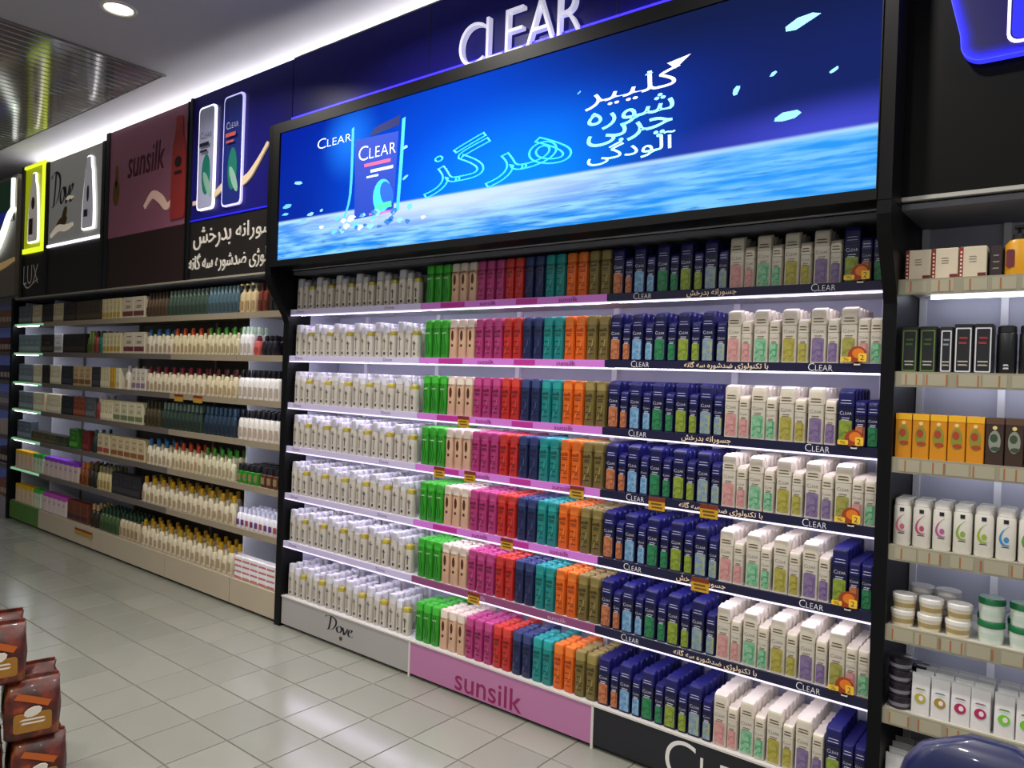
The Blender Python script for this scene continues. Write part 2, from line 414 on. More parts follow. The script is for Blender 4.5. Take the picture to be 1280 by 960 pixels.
def picture(c1, c2):
    """mottled printed picture"""
    m = mat('picture_%s_%s' % (c1, c2), c1, .4, noise=.2, nscale=45)
    nt = m.node_tree; mx = [n for n in nt.nodes if n.type == 'MIX'][0]; no = [n for n in nt.nodes if n.type == 'TEX_NOISE'][0]
    mr = nt.nodes.new('ShaderNodeMapRange'); mr.inputs[1].default_value = .33; mr.inputs[2].default_value = .72
    nt.links.new(no.outputs['Fac'], mr.inputs[0]); nt.links.new(mr.outputs[0], mx.inputs[0])
    mx.inputs[6].default_value = lin(c1); mx.inputs[7].default_value = lin(c2)
    return m
def clear_kind(tall, base, cap, panel, panel2, txt, nm):
    hw, h = (.0275, .197) if tall else (.0195, .158)
    hd = .021; b = h*.70
    B = loft([(0, hw*.93, hd*.9, .006), (.005, hw, hd, .008), (b*.55, hw*.97, hd*.97, .008), (b, hw*.99, hd, .008)], 2)
    v, f = loft([(b+.0015, hw*.985, hd*.98, .008), (h-.012, hw*.97, hd*.95, .008), (h-.003, hw*.94, hd*.9, .007), (h, hw*.86, hd*.8, .006)], 2)
    v = [(x, y, z+(y/hd)*.006 if z > b+.01 else z) for x, y, z in v]     # cap top slopes to the front
    y = -hd-.0006; pw = hw*.74
    rr = random.Random(panel+str(tall))
    sw = join(*[pen([(-pw*.75, .014+d), (-pw*.1, .03+d), (pw*.55, .026+d), (pw*.7, .05+d)], (.0025, .0012), y-.0006, 4) for d in (0, .022)])
    parts = [('body', B, base), ('cap', (v, f), cap), ('picture_panel', prism(rrect(-pw, pw, .008, b*.66, .004, 2), y, y+.001), picture(panel, panel2)),
             ('picture_swirl', sw, ink(panel2)), ('brand_print', join(smallcaps(-pw*.95, b*.80, pw*.6, y), lines([b*.72, b*.67], pw*.8, .002, 3)(y)), ink(txt)),
             ('cap_print', lines([b+.012, b+.022], pw*.95, .0036 if txt[0] == '5' else .0018, 5)(y+.0002), ink(txt))]
    return Product(nm, 'bottle', parts, 35, 3)
NAVYB, NAVYC = plas('12133a', .28), plas('18185a', .3)
WHB, WHC = plas('cdc5b8', .35), plas('d4cbba', .35)
DARK = [('cf8458', '8a4a2c', 'orange'), ('3f74a8', '8fb8d4', 'light blue'), ('2f8f58', '1c5a3c', 'green'), ('98ac40', '6a7c24', 'lime'), ('4f80c4', 'a8ac6c', 'blue')]
PALE = [('d4a09a', 'b87c7e', 'pink'), ('9cc8aa', '4a9a68', 'green'), ('b4ac54', '948a34', 'yellow'), ('8c7a9c', '6a5486', 'purple'), ('b0a450', '7a8440', 'ochre')]
DK = [[clear_kind(t, NAVYB, NAVYC, p, q, 'd8d6f0', 'navy_shampoo_bottle') for t in (True, False)] for p, q, n in DARK]
PK = [[clear_kind(t, WHB, WHC, p, q, '5c4c3a', 'pale_shampoo_bottle') for t in (True, False)] for p, q, n in PALE]
DWHITE, DCAP, DGOLD = plas('c4bdb2', .38), plas('d6d4d8', .38), plas('b0a03c', .35)
def dove_kind(k):
    hw, h, ch, cap = ((.0265, .192, .05, DCAP), (.0215, .172, .04, DCAP), (.0245, .145, .024, DGOLD))[k]
    lp = [('stripe_print', lambda y: prism(rrect(-.003, .0035, .04, h*.62, .002, 1), y, y+.001), ink(('7d7266', '8a7f6a', '463830')[k])),
          ('brand_print', lambda y: join(dove_word(-hw*.55, hw*.55, h*.5, h*.5+.014, y-.0004, (.05, .03))), ink('3a3a58')),
          ('emblem_print', lambda y: prism(ell(0.002, .023, .0072, .0085, 10), y-.0002, y+.001), ink(('24242c', '3a2c2c', '2c3420')[k]))]
    return flat_bottle(hw, .02, h, ch, DWHITE, cap, lp, waist=1.0, taper=.9, name='white_shampoo_bottle')
DV = [dove_kind(k) for k in range(3)]

def stock_main():
    RW, RC, RN, RP = Ranks(), Ranks(), Ranks(), Ranks()
    def rank(kd, bag, keep, r, loc, nm, o, extra, rz=0):
        if r >= keep: bag.add(kd, loc, rz); return
        w_ = ('front', 'second rank', 'third rank')[r]
        kd.place(loc, '%s, %s of %s shelf%s' % (nm, w_, o, extra), '%ss on the %s shelf, %s' % (nm, o, w_), r == 0, rz)
    J = lambda a: random.uniform(-a, a)
    for s in range(7):
        z = SURF[s]+.0005; o = ORD[s]; rows = 3 if s == 0 else 6
        for i in range(18):                      # white bottles in threes
            k = i % 3; x = XL+.042+(i//3)*.1785+(0, .056, .110)[k]
            nm = ('tall white bottle with white cap', 'slim white bottle with white cap', 'short white bottle with yellow cap')[k]
            for r in range(rows):
                if (k == 2 and r > 0) or (k == 1 and r > 3): continue
                rank(DV[k], RW, 2, r, (x+J(.002), .042+r*.0455+random.uniform(0, .003), z), nm, o, ', white-edged section', J(.06))
        x = XA+.032                              # coloured bottles
        for i, (b, c, d, nm, n) in enumerate(SUN):
            for j in range(n):
                for r in range(rows):
                    if r > 3 and (i*3+j+s) % 3 == 0: continue
                    rank(SUNK[i], RC, 2, r, (x+J(.001), .036+r*.0445+random.uniform(0, .003), z), nm+' flat shampoo bottle', o, ', pink-edged section', J(.04))
                x += .0577
            x += .0008
        x = XB+.034                              # navy bottles in tall and short pairs
        for i in range(5):
            for t in (0, 1):
                nm = '%s navy shampoo bottle with %s picture' % (('tall', 'short')[t], DARK[i][2])
                for r in range(rows if t == 0 else max(2, rows-2)):
                    rank(DK[i][t], RN, 3, r, (x+(.0, .052)[t]+J(.001), .036+r*.046+random.uniform(0, .003), z), nm, o, '', J(.04))
            x += .1025
        x = XR-.548+.029                         # pale bottles in pairs
        for i in range(4):
            for t in (0, 1):
                nm = '%s white shampoo bottle with %s picture' % (('tall', 'short')[t], PALE[i][2])
                for r in range(rows if t == 0 else max(2, rows-1)):
                    rank(PK[i][t], RP, 3, r, (x+(.0, .0485)[t]+J(.0005), .036+r*.046+random.uniform(0, .003), z), nm, o, '', J(.03))
            x += .1025
        navy = s % 2 == 0
        kinds = ((DK[3][0], 'tall navy shampoo bottle with lime picture'), (DK[0][1], 'short navy shampoo bottle with orange picture'), (DK[2][1], 'short navy shampoo bottle with green picture')) if navy else \
                ((PK[4][0], 'tall white shampoo bottle with ochre picture'), (PK[0][1], 'short white shampoo bottle with pink picture'), (PK[1][1], 'short white shampoo bottle with green picture'))
        for q, (kd, nm) in enumerate(kinds):
            for r in range(rows-1):
                rank(kd, RN if navy else RP, 2, r, (x+(0, .0475, .0872)[q]-.002, .036+r*.046, z), nm+' by the side panel', o, '')
    RW.build('white_bottle_ranks', 'rear ranks of white bottles packed behind the white-edged shelves', 'bottles')
    RC.build('coloured_bottle_ranks', 'rear ranks of coloured flat bottles packed behind the pink-edged shelves', 'bottles')
    RN.build('navy_bottle_ranks', 'rear ranks of navy bottles packed behind the navy-edged shelves', 'bottles')
    RP.build('pale_bottle_ranks', 'rear ranks of white bottles with pictures packed behind the navy-edged shelves', 'bottles')
stock_main()
# promo badges and shelf price cards on the main unit
def promo_cards():
    for s in range(6):
        z = SURF[s]+.004; x = XR-.075
        t = thing('promo_badge', 'round orange and yellow promotion badge at the end of the %s navy-edged shelf' % ORD[s], 'badge', (x, -.012, z), 'round promotion badges')
        part('disc', prism(ell(0, .028, .030, .030, 24), .0, .002), ink('9a3a18'), t)
        part('flame_patch', prism(ell(0.003, .034, .019, .017, 16), -.0012, 0), ink('e07a1c'), t)
        part('price_patch', join(prism(rrect(-.052, -.018, .006, .022, .003, 2), -.0022, -.001), prism(rrect(.004, .030, .006, .034, .003, 2), -.0022, -.001)), ink('f2c83a'), t)
        part('price_print', fit(text('%'), -.044, -.026, .009, .019, -.0026), ink('7a2c10'), t); part('price_print', fit(text('2'), .010, .022, .011, .029, -.0026), ink('7a2c10'), t)
        part('clip', box(-.01, .01, -.0, .008, -.006, .004), ink('d8d8d8'), t)
    cards = [(2, -2.425, 'pink'), (3, -2.575, 'pink'), (3, -2.37, 'pink'), (3, -1.755, 'pink'), (4, -2.13, 'pink'), (3, -1.375, 'navy'), (3, -1.155, 'navy'), (4, -1.18, 'navy'), (5, -2.32, 'mauve')]
    for s, x, nm in cards:
        w = .072
        t = thing('price_card', 'yellow and red shelf price card on the %s shelf edge of the %s-edged section' % (ORD[s], 'pink' if nm != 'navy' else 'navy'), 'price card', (x, -.0085, SZ[s]-.012), 'yellow price cards on the shelf edges')
        part('card', box(-w/2, w/2, -.0015, .0, 0, .052), ink('c99a22'), t)
        part('red_band', box(-w/2, w/2, -.0022, -.0015, .036, .052), ink('7a2a14'), t)
        part('price_print', box(-w*.35, w*.3, -.0020, -.0015, .022, .029), ink('6a4a10'), t); part('price_print', box(-w*.3, w*.36, -.0020, -.0015, .009, .015), ink('6a4a10'), t)
promo_cards()

# ================================================================== BIG SCREEN
SX0, SX1, SZ0, SZ1 = -3.802, -.577, 2.19, 2.932
def screen_material():
    m = bpy.data.materials.new('screen_picture'); m.use_nodes = True; nt = m.node_tree; N = nt.nodes; L = nt.links
    b = N['Principled BSDF']; b.inputs['Base Color'].default_value = (0, 0, 0, 1); b.inputs['Roughness'].default_value = .5; b.inputs['Specular IOR Level'].default_value = 0
    tc = N.new('ShaderNodeTexCoord'); sp = N.new('ShaderNodeSeparateXYZ'); L.new(tc.outputs['Object'], sp.inputs[0])
    X, Z = sp.outputs['X'], sp.outputs['Z']
    def mth(op, a, bb=None, clamp=False):
        n = N.new('ShaderNodeMath'); n.operation = op; n.use_clamp = clamp
        for i, q in enumerate((a, bb)):
            if q is None: continue
            if isinstance(q, (int, float)): n.inputs[i].default_value = q
            else: L.new(q, n.inputs[i])
        return n.outputs[0]
    def mr(v, a, bb, c=0, d=1, smooth=True):
        n = N.new('ShaderNodeMapRange'); n.interpolation_type = 'SMOOTHSTEP' if smooth else 'LINEAR'
        L.new(v, n.inputs[0]); n.inputs[1].default_value = a; n.inputs[2].default_value = bb; n.inputs[3].default_value = c; n.inputs[4].default_value = d
        return n.outputs[0]
    def mix(f, a, c):
        n = N.new('ShaderNodeMix'); n.data_type = 'RGBA'
        if isinstance(f, (int, float)): n.inputs[0].default_value = f
        else: L.new(f, n.inputs[0])
        for i, q in ((6, a), (7, c)):
            if isinstance(q, str): n.inputs[i].default_value = lin(q)
            else: L.new(q, n.inputs[i])
        return n.outputs[2]
    def noise(sx, sz, det=4, off=0):
        mp = N.new('ShaderNodeMapping'); mp.inputs['Scale'].default_value = (sx, 1, sz); mp.inputs['Location'].default_value = (off, 0, 0)
        L.new(tc.outputs['Object'], mp.inputs[0]); n = N.new('ShaderNodeTexNoise'); n.inputs['Scale'].default_value = 1; n.inputs['Detail'].default_value = det
        L.new(mp.outputs[0], n.inputs[0]); return n.outputs['Fac']
    def radial(cx, cz, rx, rz, p=1.0):
        a = mth('POWER', mth('DIVIDE', mth('SUBTRACT', X, cx), rx), 2); c = mth('POWER', mth('DIVIDE', mth('SUBTRACT', Z, cz), rz), 2)
        d = mth('SQRT', mth('ADD', a, c)); return mr(d, 0, 1, 1, 0)
    sky = mix(radial(1.55, .20, 1.75, 1.05), '08229a', '0a5cf6')
    sky = mix(radial(1.75, .18, .95, .50), sky, '108cff')
    sky = mix(mr(X, 1.9, 3.0), sky, '182460')
    sky = mix(mth('MULTIPLY', mr(X, 1.3, 2.6), mr(Z, .42, .74)), sky, '141e48')
    sky = mix(mth('MULTIPLY', mr(X, .7, 0.0), mr(Z, .75, .2)), sky, '0a2a9c')
    sky = mix(radial(.62, .60, .28, .26), sky, '1f7cff')
    sky = mix(mth('MULTIPLY', radial(3.1, .22, .80, .14), .7), sky, '4a50e0')
    streak = noise(1.6, 14, 3, 5)
    ice = mix(mr(noise(3.2, 40, 8), .36, .66), '1c86ea', '8fd4fb')
    ice = mix(mr(noise(6, 75, 6, 3), .56, .72), ice, '2468bc')
    ice = mix(mth('MULTIPLY', mr(Z, .03, .2), radial(1.35, .22, 1.6, .4)), ice, 'd4e6f8')
    ice = mix(mth('MULTIPLY', mr(X, 1.9, 3.0), .45), ice, '3aa2f2')
    hz = mth('SUBTRACT', Z, mr(X, 0, 3.2, .222, .206, False))
    pic = mix(mr(hz, -.004, .006), ice, sky)
    rim = mth('MULTIPLY', mr(mth('ABSOLUTE', mth('ADD', hz, .004)), .0, .016, 1, 0), .65)
    pic = mix(rim, pic, 'bfe2ff')
    L.new(pic, b.inputs['Emission Color']); b.inputs['Emission Strength'].default_value = 1.15
    return m
def big_screen():
    t = thing('screen_sign', 'wide lit blue advertising screen with ice picture in black frame', 'sign', (SX0, -.15, SZ0))
    W, H = SX1-SX0, SZ1-SZ0
    # dark box with a frame that stands slightly proud
    part('housing', box(-.058, W+.001, .004, .145, -.03, H+.055), BLACK, t)
    part('side_cheek', box(XL-.055-SX0, XL-SX0-.0005, -.005, .54, -.036, H+.06), BLACK, t)
    part('side_cheek', box(XR-SX0+.0005, XR+.042-SX0, -.005, .54, -.036, H+.06), BLACK, t)
    part('lower_trim', box(-.055, W, .145, .155, -.034, -.022), mat('top_trim', 'a9a9b0', .4), t)
    part('frame', frame_prism([(-.0595, -.035), (W+.0028, -.035), (W+.0028, H+.06), (-.0595, H+.06)], [(0, 0), (W, 0), (W, H), (0, H)], -.012, .004), mat('frame_black', '08080a', .45, spec=.25), t)
    s = put('picture', mesh('picture', [(([(0, 0, 0), (W, 0, 0), (W, 0, H), (0, 0, H)], [(0, 1, 2, 3)]), screen_material())]), t)
    cy = glow('38d0ff', 1.0); wh = glow('eef6ff', 1.0); ice = glow('7cc0f4', .9); pc = glow('5ab8f8', .95)
    P = lambda x, z: (x-SX0, z-SZ0)
    def T(s_, x0, x1, z0, z1, m, **k):
        part('lettering', fit(text(s_, **k), x0-SX0, x1-SX0, z0-SZ0, z1-SZ0, -.0015), m, s)
    T('هرگز', -2.61, -1.745, 2.405, 2.665, cy, outline=.012)
    T('کلییر', -1.69, -1.27, 2.65, 2.75, wh)
    # a triangle of ice caps the stroke
    part('ice_chip', prism([P(-1.29, 2.735), P(-1.23, 2.775), P(-1.325, 2.762)], -.002, -.0005), wh, s)
    T('شوره', -1.675, -1.29, 2.56, 2.655, glow('8ef0ff', 1.0), offset=.005)
    T('چربی', -1.675, -1.295, 2.488, 2.572, glow('8ef0ff', 1.0), offset=.005)
    T('آلودگی', -1.67, -1.28, 2.42, 2.505, glow('b4f4ff', 1.0), offset=.005)
    g = smallcaps(-3.455-SX0, 2.785-SZ0, .052, -.0015, 4, 1.75); part('lettering', g, wh, s)
    # bottle in a block of ice
    part('glass_edge', pen([P(-3.215, 2.365), P(-3.16, 2.5), P(-3.155, 2.85)], (.010, .003), -.0008, 4), glow('3cb0ff', 1.0), s)
    part('glass_edge', pen([P(-2.79, 2.37), P(-2.775, 2.6), P(-2.765, 2.83)], (.012, .003), -.0008, 4), glow('3cb0ff', 1.0), s)
    part('bottle_picture', prism([P(-3.12, 2.36), P(-2.82, 2.37), P(-2.80, 2.77), P(-3.13, 2.78)], -.0010, -.0002), glow('1238a8', .9), s)
    part('bottle_cap_picture', prism([P(-3.02, 2.78), P(-2.80, 2.80), P(-2.79, 2.85), P(-2.98, 2.82)], -.0010, -.0002), glow('0c1a58', .9), s)
    g = smallcaps(-3.10-SX0, 2.665-SZ0, .072, -.0018, 4, 1.25); part('lettering', g, wh, s)
    part('bottle_print', join(box(.75, .95, -.0018, -.0012, .435, .452),), glow('e05a88', .9), s)
    part('bottle_print', join(box(.80, .97, -.0018, -.0012, .40, .415), box(.77, .86, -.0018, -.0012, .375, .385)), glow('d8ecff', .9), s)
    part('bottle_print', prism(ell(.895, .27, .07, .085, 18), -.0016, -.0008), glow('38c8e8', .9), s)
    part('bottle_print', prism(ell(.93, .275, .045, .07, 14, .5), -.0021, -.0014), glow('1458d8', .9), s)
    part('bottle_print', prism([(.84, .20), (.97, .205), (.965, .235), (.85, .23)], -.0024, -.0016), glow('40d0a0', .9), s)
    part('bottle_print', box(.80, .98, -.002, -.0012, .178, .19), glow('b06ac0', .9), s)
    rr = random.Random(4)
    for k in range(34):                                   # broken ice at the foot of the bottle
        cx, cz = rr.gauss(.82, .2), .17+rr.uniform(-.06, .03); r = rr.uniform(.012, .035)
        part('ice_chip', prism([(cx+r*math.cos(a)*rr.uniform(.6, 1.2), cz+.55*r*math.sin(a)*rr.uniform(.6, 1.2)) for a in (0, 1.1, 2.3, 3.4, 4.6)], -.0030, -.0022), rr.choice([wh, ice, pc, glow('2f6fb8', .8)]), s)
    for (x, z, a, b, r) in [(-.83, 2.785, .055, .018, .25), (-.92, 2.63, .014, .007, .4), (-.72, 2.60, .018, .006, .5), (-1.05, 2.60, .020, .013, .9), (-.87, 2.475, .048, .014, .1), (-1.40, 2.74, .02, .004, .1), (-1.72, 2.735, .01, .004, .6),
                            (-3.62, 2.62, .035, .010, -.2), (-3.72, 2.50, .04, .012, .1), (-3.74, 2.455, .03, .007, 0), (-3.5, 2.43, .03, .010, .1), (-3.56, 2.405, .03, .007, 0), (-2.75, 2.68, .022, .008, .3), (-2.74, 2.53, .02, .008, .5), (-3.4, 2.44, .014, .007, .3)]:
        q = ell(x-SX0, z-SZ0, a, b, 7, r); q = [(u+rr.uniform(-.2, .2)*a, v+rr.uniform(-.25, .25)*b) for u, v in q]
        part('ice_chip', prism(q, -.002, -.0008), rr.choice([ice, glow('5cb0f0', .9), pc]), s)
big_screen()

# ================================================================== HEADERS
NAVYF = mat('fascia_navy', '1c1a72', .35, noise=.05, nscale=4, spec=.15)
def main_header():
    t = thing('header_fascia', 'navy fascia with big white letters above the blue screen', 'sign', (0, 0, 0))
    part('panel', box(XL-.055, XR+.042, .0, .04, 2.998, 3.45), NAVYF, t)
    part('panel_joint', join(box(-2.756, -2.750, -.0015, 0, 2.998, 3.45), box(-1.65, -1.644, -.0015, 0, 2.998, 3.45)), mat('joint', '0c0b30', .4), t)
    part('ledge', box(XL-.05, XR+.04, -.15, .0, 2.9925, 2.998), mat('ledge', '3a3a48', .25), t)
    part('neon_strip', box(XL-.05, XR, -.012, -.002, 3.078, 3.087), mat('neon_blue', '2a2cff', .4, emit=3.6, ecol='2a1cff'), t)
    part('top_profile', box(XL-.055, XR+.042, -.003, .05, 3.45, 3.456), mat('profile', '8b8b86', .4), t)
    x = -2.52
    for ch, wd in (('C', .155), ('L', .10), ('E', .105), ('A', .155), ('R', .125)):
        h0 = 3.058 if ch != 'C' else 3.053
        g = solid(fit(text(ch, offset=-.020, res=8), x, x+wd, h0, h0+.205, -.03), .03)
        part('letter', g, mat('letter_white', 'e8e6f4', .3, emit=.45, ecol='e8e6ff'), t); x += wd+.018
main_header()
def bottle_poly(x0, x1, z0, z1, sh=.62, neck=.3):
    """tapering bottle outline with a cap"""
    w = (x1-x0)/2; c = (x0+x1)/2; h = z1-z0
    half = [(w*.9, 0), (w, .03), (w, .25), (w*.88, sh), (w*.6, .80), (w*neck*1.2, .88), (w*neck, .985), (w*neck*.6, 1)]
    return [(c+a, z0+b*h) for a, b in half]+[(c-a, z0+b*h) for a, b in reversed(half)]
def grow(poly, d):
    cx = sum(p[0] for p in poly)/len(poly); cz = sum(p[1] for p in poly)/len(poly)
    w = max(abs(p[0]-cx) for p in poly); h = max(abs(p[1]-cz) for p in poly)
    return [(cx+(x-cx)*(1+d/w), cz+(z-cz)*(1+d/h)) for x, z in poly]
HB = 2.168
DARKH = mat('header_dark', '1f1b19', .42, noise=.06, nscale=6)
def lit_cutout(t, poly, face, rim='f6f4ff', e=1.6, y=-.016):
    b = part('light_cutout', prism(grow(poly, .012), y, -.002), glow(rim, e), t)
    part('cutout_face', prism(poly, y-.003, y), face, b); return b
def left_headers():
    # -- navy sign
    t = thing('header_sign', 'navy header sign with two glowing shampoo bottle cutouts', 'sign', (0, 0, 0))
    a, b = -5.12, -3.925
    part('panel', box(a, b, 0, .05, 2.575, 3.45), NAVYF, t); part('lower_panel', box(a, b, .002, .05, HB, 2.573), DARKH, t)
    part('edge_trim', box(a, a+.03, -.012, .0, HB, 3.45), mat('edge_dark', '0e0e12', .4), t)
    part('glow_edge', box(a+.03, b, -.006, .0, 2.575, 2.585), mat('neon_soft', '2a2cff', .4, emit=.5, ecol='1a18c8'), t)
    for x0, x1, z0, z1, c in ((-4.975, -4.785, 2.65, 3.34, 'a8aac8'), (-4.655, -4.445, 2.64, 3.35, '1c2a78')):
        q = rrect(x0, x1, z0, z1, .03, 3); bb = lit_cutout(t, q, mat('cutout_'+c, c, .35, emit=.1, ecol=c), 'f4f2ff' if c[0] == 'a' else 'c8c4ff', 1.5 if c[0] == 'a' else .9)
        part('picture_patch', prism(ell((x0+x1)/2+.01, z0+.23, .055, .14, 18), -.0205, -.019), mat('patch_green', '1f7a6a' if c[0] == 'a' else '3a6aa8', .4), bb)
        part('picture_patch', prism(ell((x0+x1)/2+.03, z0+.16, .03, .10, 14, .5), -.0215, -.0205), mat('patch_light', '8fb8a8', .4), bb)
        g = smallcaps((x0+x1)/2-.075, z1-.21, .046, -.0205); part('lettering', g, ink('2c2c58') if c[0] == 'a' else ink('d8d8ee'), bb)
        part('print_lines', join(box((x0+x1)/2-.06, (x0+x1)/2+.06, -.0345, -.033, z1-.27, z1-.245), box((x0+x1)/2-.05, (x0+x1)/2+.04, -.0345, -.033, z1-.31, z1-.295)), ink('1a1a2c') if c[0] == 'a' else ink('c85a5a'), bb)
    part('golden_streak', ribbon([(-5.05, 2.70), (-4.80, 2.72), (-4.60, 2.80), (-4.52, 2.76), (-4.38, 2.79), (-4.28, 2.86), (-4.15, 2.98)], .028, -.012, -.002), mat('gold_streak', 'd8c0a0', .35, emit=.25), t)
    for wd, x0, x1, z0, z1 in (('بدرخش', -5.04, -4.56, 2.37, 2.525), ('جسورانه', -4.50, -3.96, 2.385, 2.515)):
        part('lettering', solid(fit(text(wd), x0, x1, z0, z1, -.004), .006), mat('letter_cream', 'd8d0c4', .4, emit=.15), t)
    part('lettering', solid(fit(text('تکنولوژی ضدشوره سه گانه'), -5.10, -3.96, 2.205, 2.345, -.004), .006), mat('letter_cream', 'd8d0c4', .4), t)
    # -- mauve sign
    t = thing('header_sign', 'mauve header sign with red bottle and dark lettering', 'sign', (0, 0, 0))
    a, b = -6.40, -5.16
    part('panel', box(a, b, 0, .05, 2.575, 3.44), mat('mauve_panel', '8a5468', .16, noise=.12, nscale=2, coat=.3, emit=.08), t)
    part('lower_panel', box(a, b, .002, .05, HB, 2.573), mat('header_maroon', '2c1a18', .35, noise=.1, nscale=4), t)
    part('edge_trim', box(a-.06, a, -.01, .05, HB, 3.44), mat('edge_dark', '0e0e12', .4), t); part('edge_trim', box(b, b+.012, -.01, .02, HB, 3.44), mat('edge_dark', '0e0e12', .4), t)
    part('lettering', solid(fit(text('sunsilk', shear=.12), -6.08, -5.50, 3.02, 3.24, -.004), .006), ink('4a0f2c'), t)
    bb = part('red_bottle', prism(bottle_poly(-5.37, -5.17, 2.62, 3.36, .7, .45), -.012, -.001), mat('red_bottle', '9a3230', .3), t)
    part('bottle_print', join(prism(ell(-5.27, 3.03, .05, .04), -.0135, -.012), box(-5.32, -5.22, -.0135, -.012, 2.94, 2.965)), ink('2a0c10'), bb)
    part('ribbon', ribbon([(-5.78, 2.76), (-5.66, 2.84), (-5.54, 2.80), (-5.44, 2.73), (-5.36, 2.76)], .035, -.008, -.001), mat('ribbon', 'e0b8a8', .3, emit=.15), t)
    part('gold_ornament', join(prism(ell(-6.27, 2.93, .055, .10, 14), -.006, -.001), prism(ell(-6.27, 3.06, .022, .09, 12), -.006, -.001)), mat('gold_ornament', '8a6a28', .3, metal=.5), t)
    # -- silver sign
    t = thing('header_sign', 'silver grey header sign with script lettering and glowing white bottle', 'sign', (0, 0, 0))
    a, b = -7.64, -6.53
    part('panel', box(a, b, 0, .05, 2.62, 3.39), mat('silver_panel', '96948f', .2, noise=.08, nscale=2, coat=.3, emit=.24), t)
    part('lower_panel', box(a, b, .002, .05, HB, 2.60), DARKH, t)
    part('glow_edge', box(a, b, -.012, .0, 2.60, 2.622), glow('f4f4ff', 1.6), t)
    part('edge_trim', box(a-.075, a, -.01, .05, HB, 3.39), mat('edge_dark', '0e0e12', .4), t); part('edge_trim', box(b, b+.055, -.01, .05, HB, 3.39), mat('edge_dark', '0e0e12', .4), t)
    part('lettering', dove_word(-7.60, -7.08, 2.96, 3.28, -.004, (.04, .025)), ink('20243c'), t)
    q = bottle_poly(-6.87, -6.66, 2.70, 3.30, .45, .35); bb = lit_cutout(t, q, mat('cutout_silver', 'c8c4cc', .35, emit=.2), 'fbfaff', 2.0)
    part('bottle_print', join(prism(ell(-6.765, 2.99, .022, .07, 12), -.0205, -.019), box(-6.80, -6.73, -.0345, -.033, 2.79, 2.85)), ink('2c2a34'), bb)
    part('golden_bird', join(prism(ell(-7.34, 2.80, .12, .05, 16, .3), -.006, -.001), prism(ell(-7.28, 2.87, .04, .08, 12, -.5), -.007, -.002)), mat('gold_bird', '7a6240', .3, metal=.4), t)
    part('ribbon', join(ribbon([(-7.58, 2.70), (-7.42, 2.76), (-7.26, 2.75), (-7.1, 2.77)], .03, -.008, -.001), ribbon([(-7.24, 3.0), (-7.18, 3.01), (-7.10, 3.005)], .015, -.010, -.001)), mat('ribbon_light', 'e6d8c0', .3, emit=.3), t)
    # -- yellow sign
    t = thing('header_sign', 'narrow glowing yellow green header sign with slim bottle', 'sign', (0, 0, 0))
    a, b = -8.29, -7.74
    part('panel', box(a+.05, b, 0, .05, 2.60, 3.42), mat('lime_panel', '9aa018', .4, emit=.55, ecol='a8b414'), t)
    part('glow_edge', join(box(a, b, -.014, .0, 2.585, 2.63), box(b-.05, b, -.014, 0, 2.63, 3.42), box(a, b, -.014, 0, 3.40, 3.425)), glow('dcee2a', 1.1), t)
    part('lower_panel', box(a, b, .002, .05, HB, 2.583), DARKH, t)
    part('edge_trim', box(a, a+.06, -.016, .05, HB, 3.43), mat('edge_dark', '0e0e12', .4), t)
    q = bottle_poly(-8.09, -7.86, 2.69, 3.33, .5, .3); bb = lit_cutout(t, q, mat('cutout_lime', 'd8cfc8', .35, emit=.2), 'fbffe8', 1.8)
    part('bottle_print', join(prism(ell(-7.975, 3.05, .04, .06, 12), -.0205, -.019), box(-8.02, -7.93, -.0345, -.033, 2.75, 2.90)), ink('4a2430'), bb)
    part('swash', pen([(-8.2, 2.30), (-8.1, 2.255), (-7.95, 2.30), (-7.85, 2.33)], (.004, .006), -.003, 5), mat('letter_silver', 'b8b0a0', .35, emit=.1), t)
    part('lettering', fit(text('LUX', offset=-.015), -8.21, -7.85, 2.29, 2.47, -.003), mat('letter_silver', 'b8b0a0', .35, emit=.1), t)
    # -- the next sign along
    t = thing('header_sign', 'green and blue lit header sign with white wave at the far end', 'sign', (0, 0, 0))
    a, b = -10.6, -8.456
    part('panel', box(a, b, 0, .05, 2.2, 3.40), mat('beige_panel', '86796a', .35, noise=.08, nscale=3), t)
    part('green_panel', box(a, b-.06, -.01, .0, 2.95, 3.36), mat('green_panel', '1f4a34', .3, emit=.1), t)
    part('blue_panel', box(a, b-.25, -.013, -.01, 2.93, 3.05), mat('blue_panel', '1c2a9a', .3, emit=.3), t)
    part('wave_light', ribbon([(-9.6, 2.55), (-9.0, 2.66), (-8.75, 2.83), (-8.6, 2.99), (-8.47, 3.06)], .05, -.03, -.01), glow('f6fff6', 1.6), t)
    part('wave_light', box(b-.07, b-.02, -.03, -.01, 3.03, 3.36), glow('f6fff6', 1.6), t)
    part('ribbon', ribbon([(-9.4, 2.47), (-8.9, 2.50), (-8.46, 2.56)], .035, -.012, 0), mat('ribbon_gold', 'd8b478', .3, emit=.2), t)
left_headers()

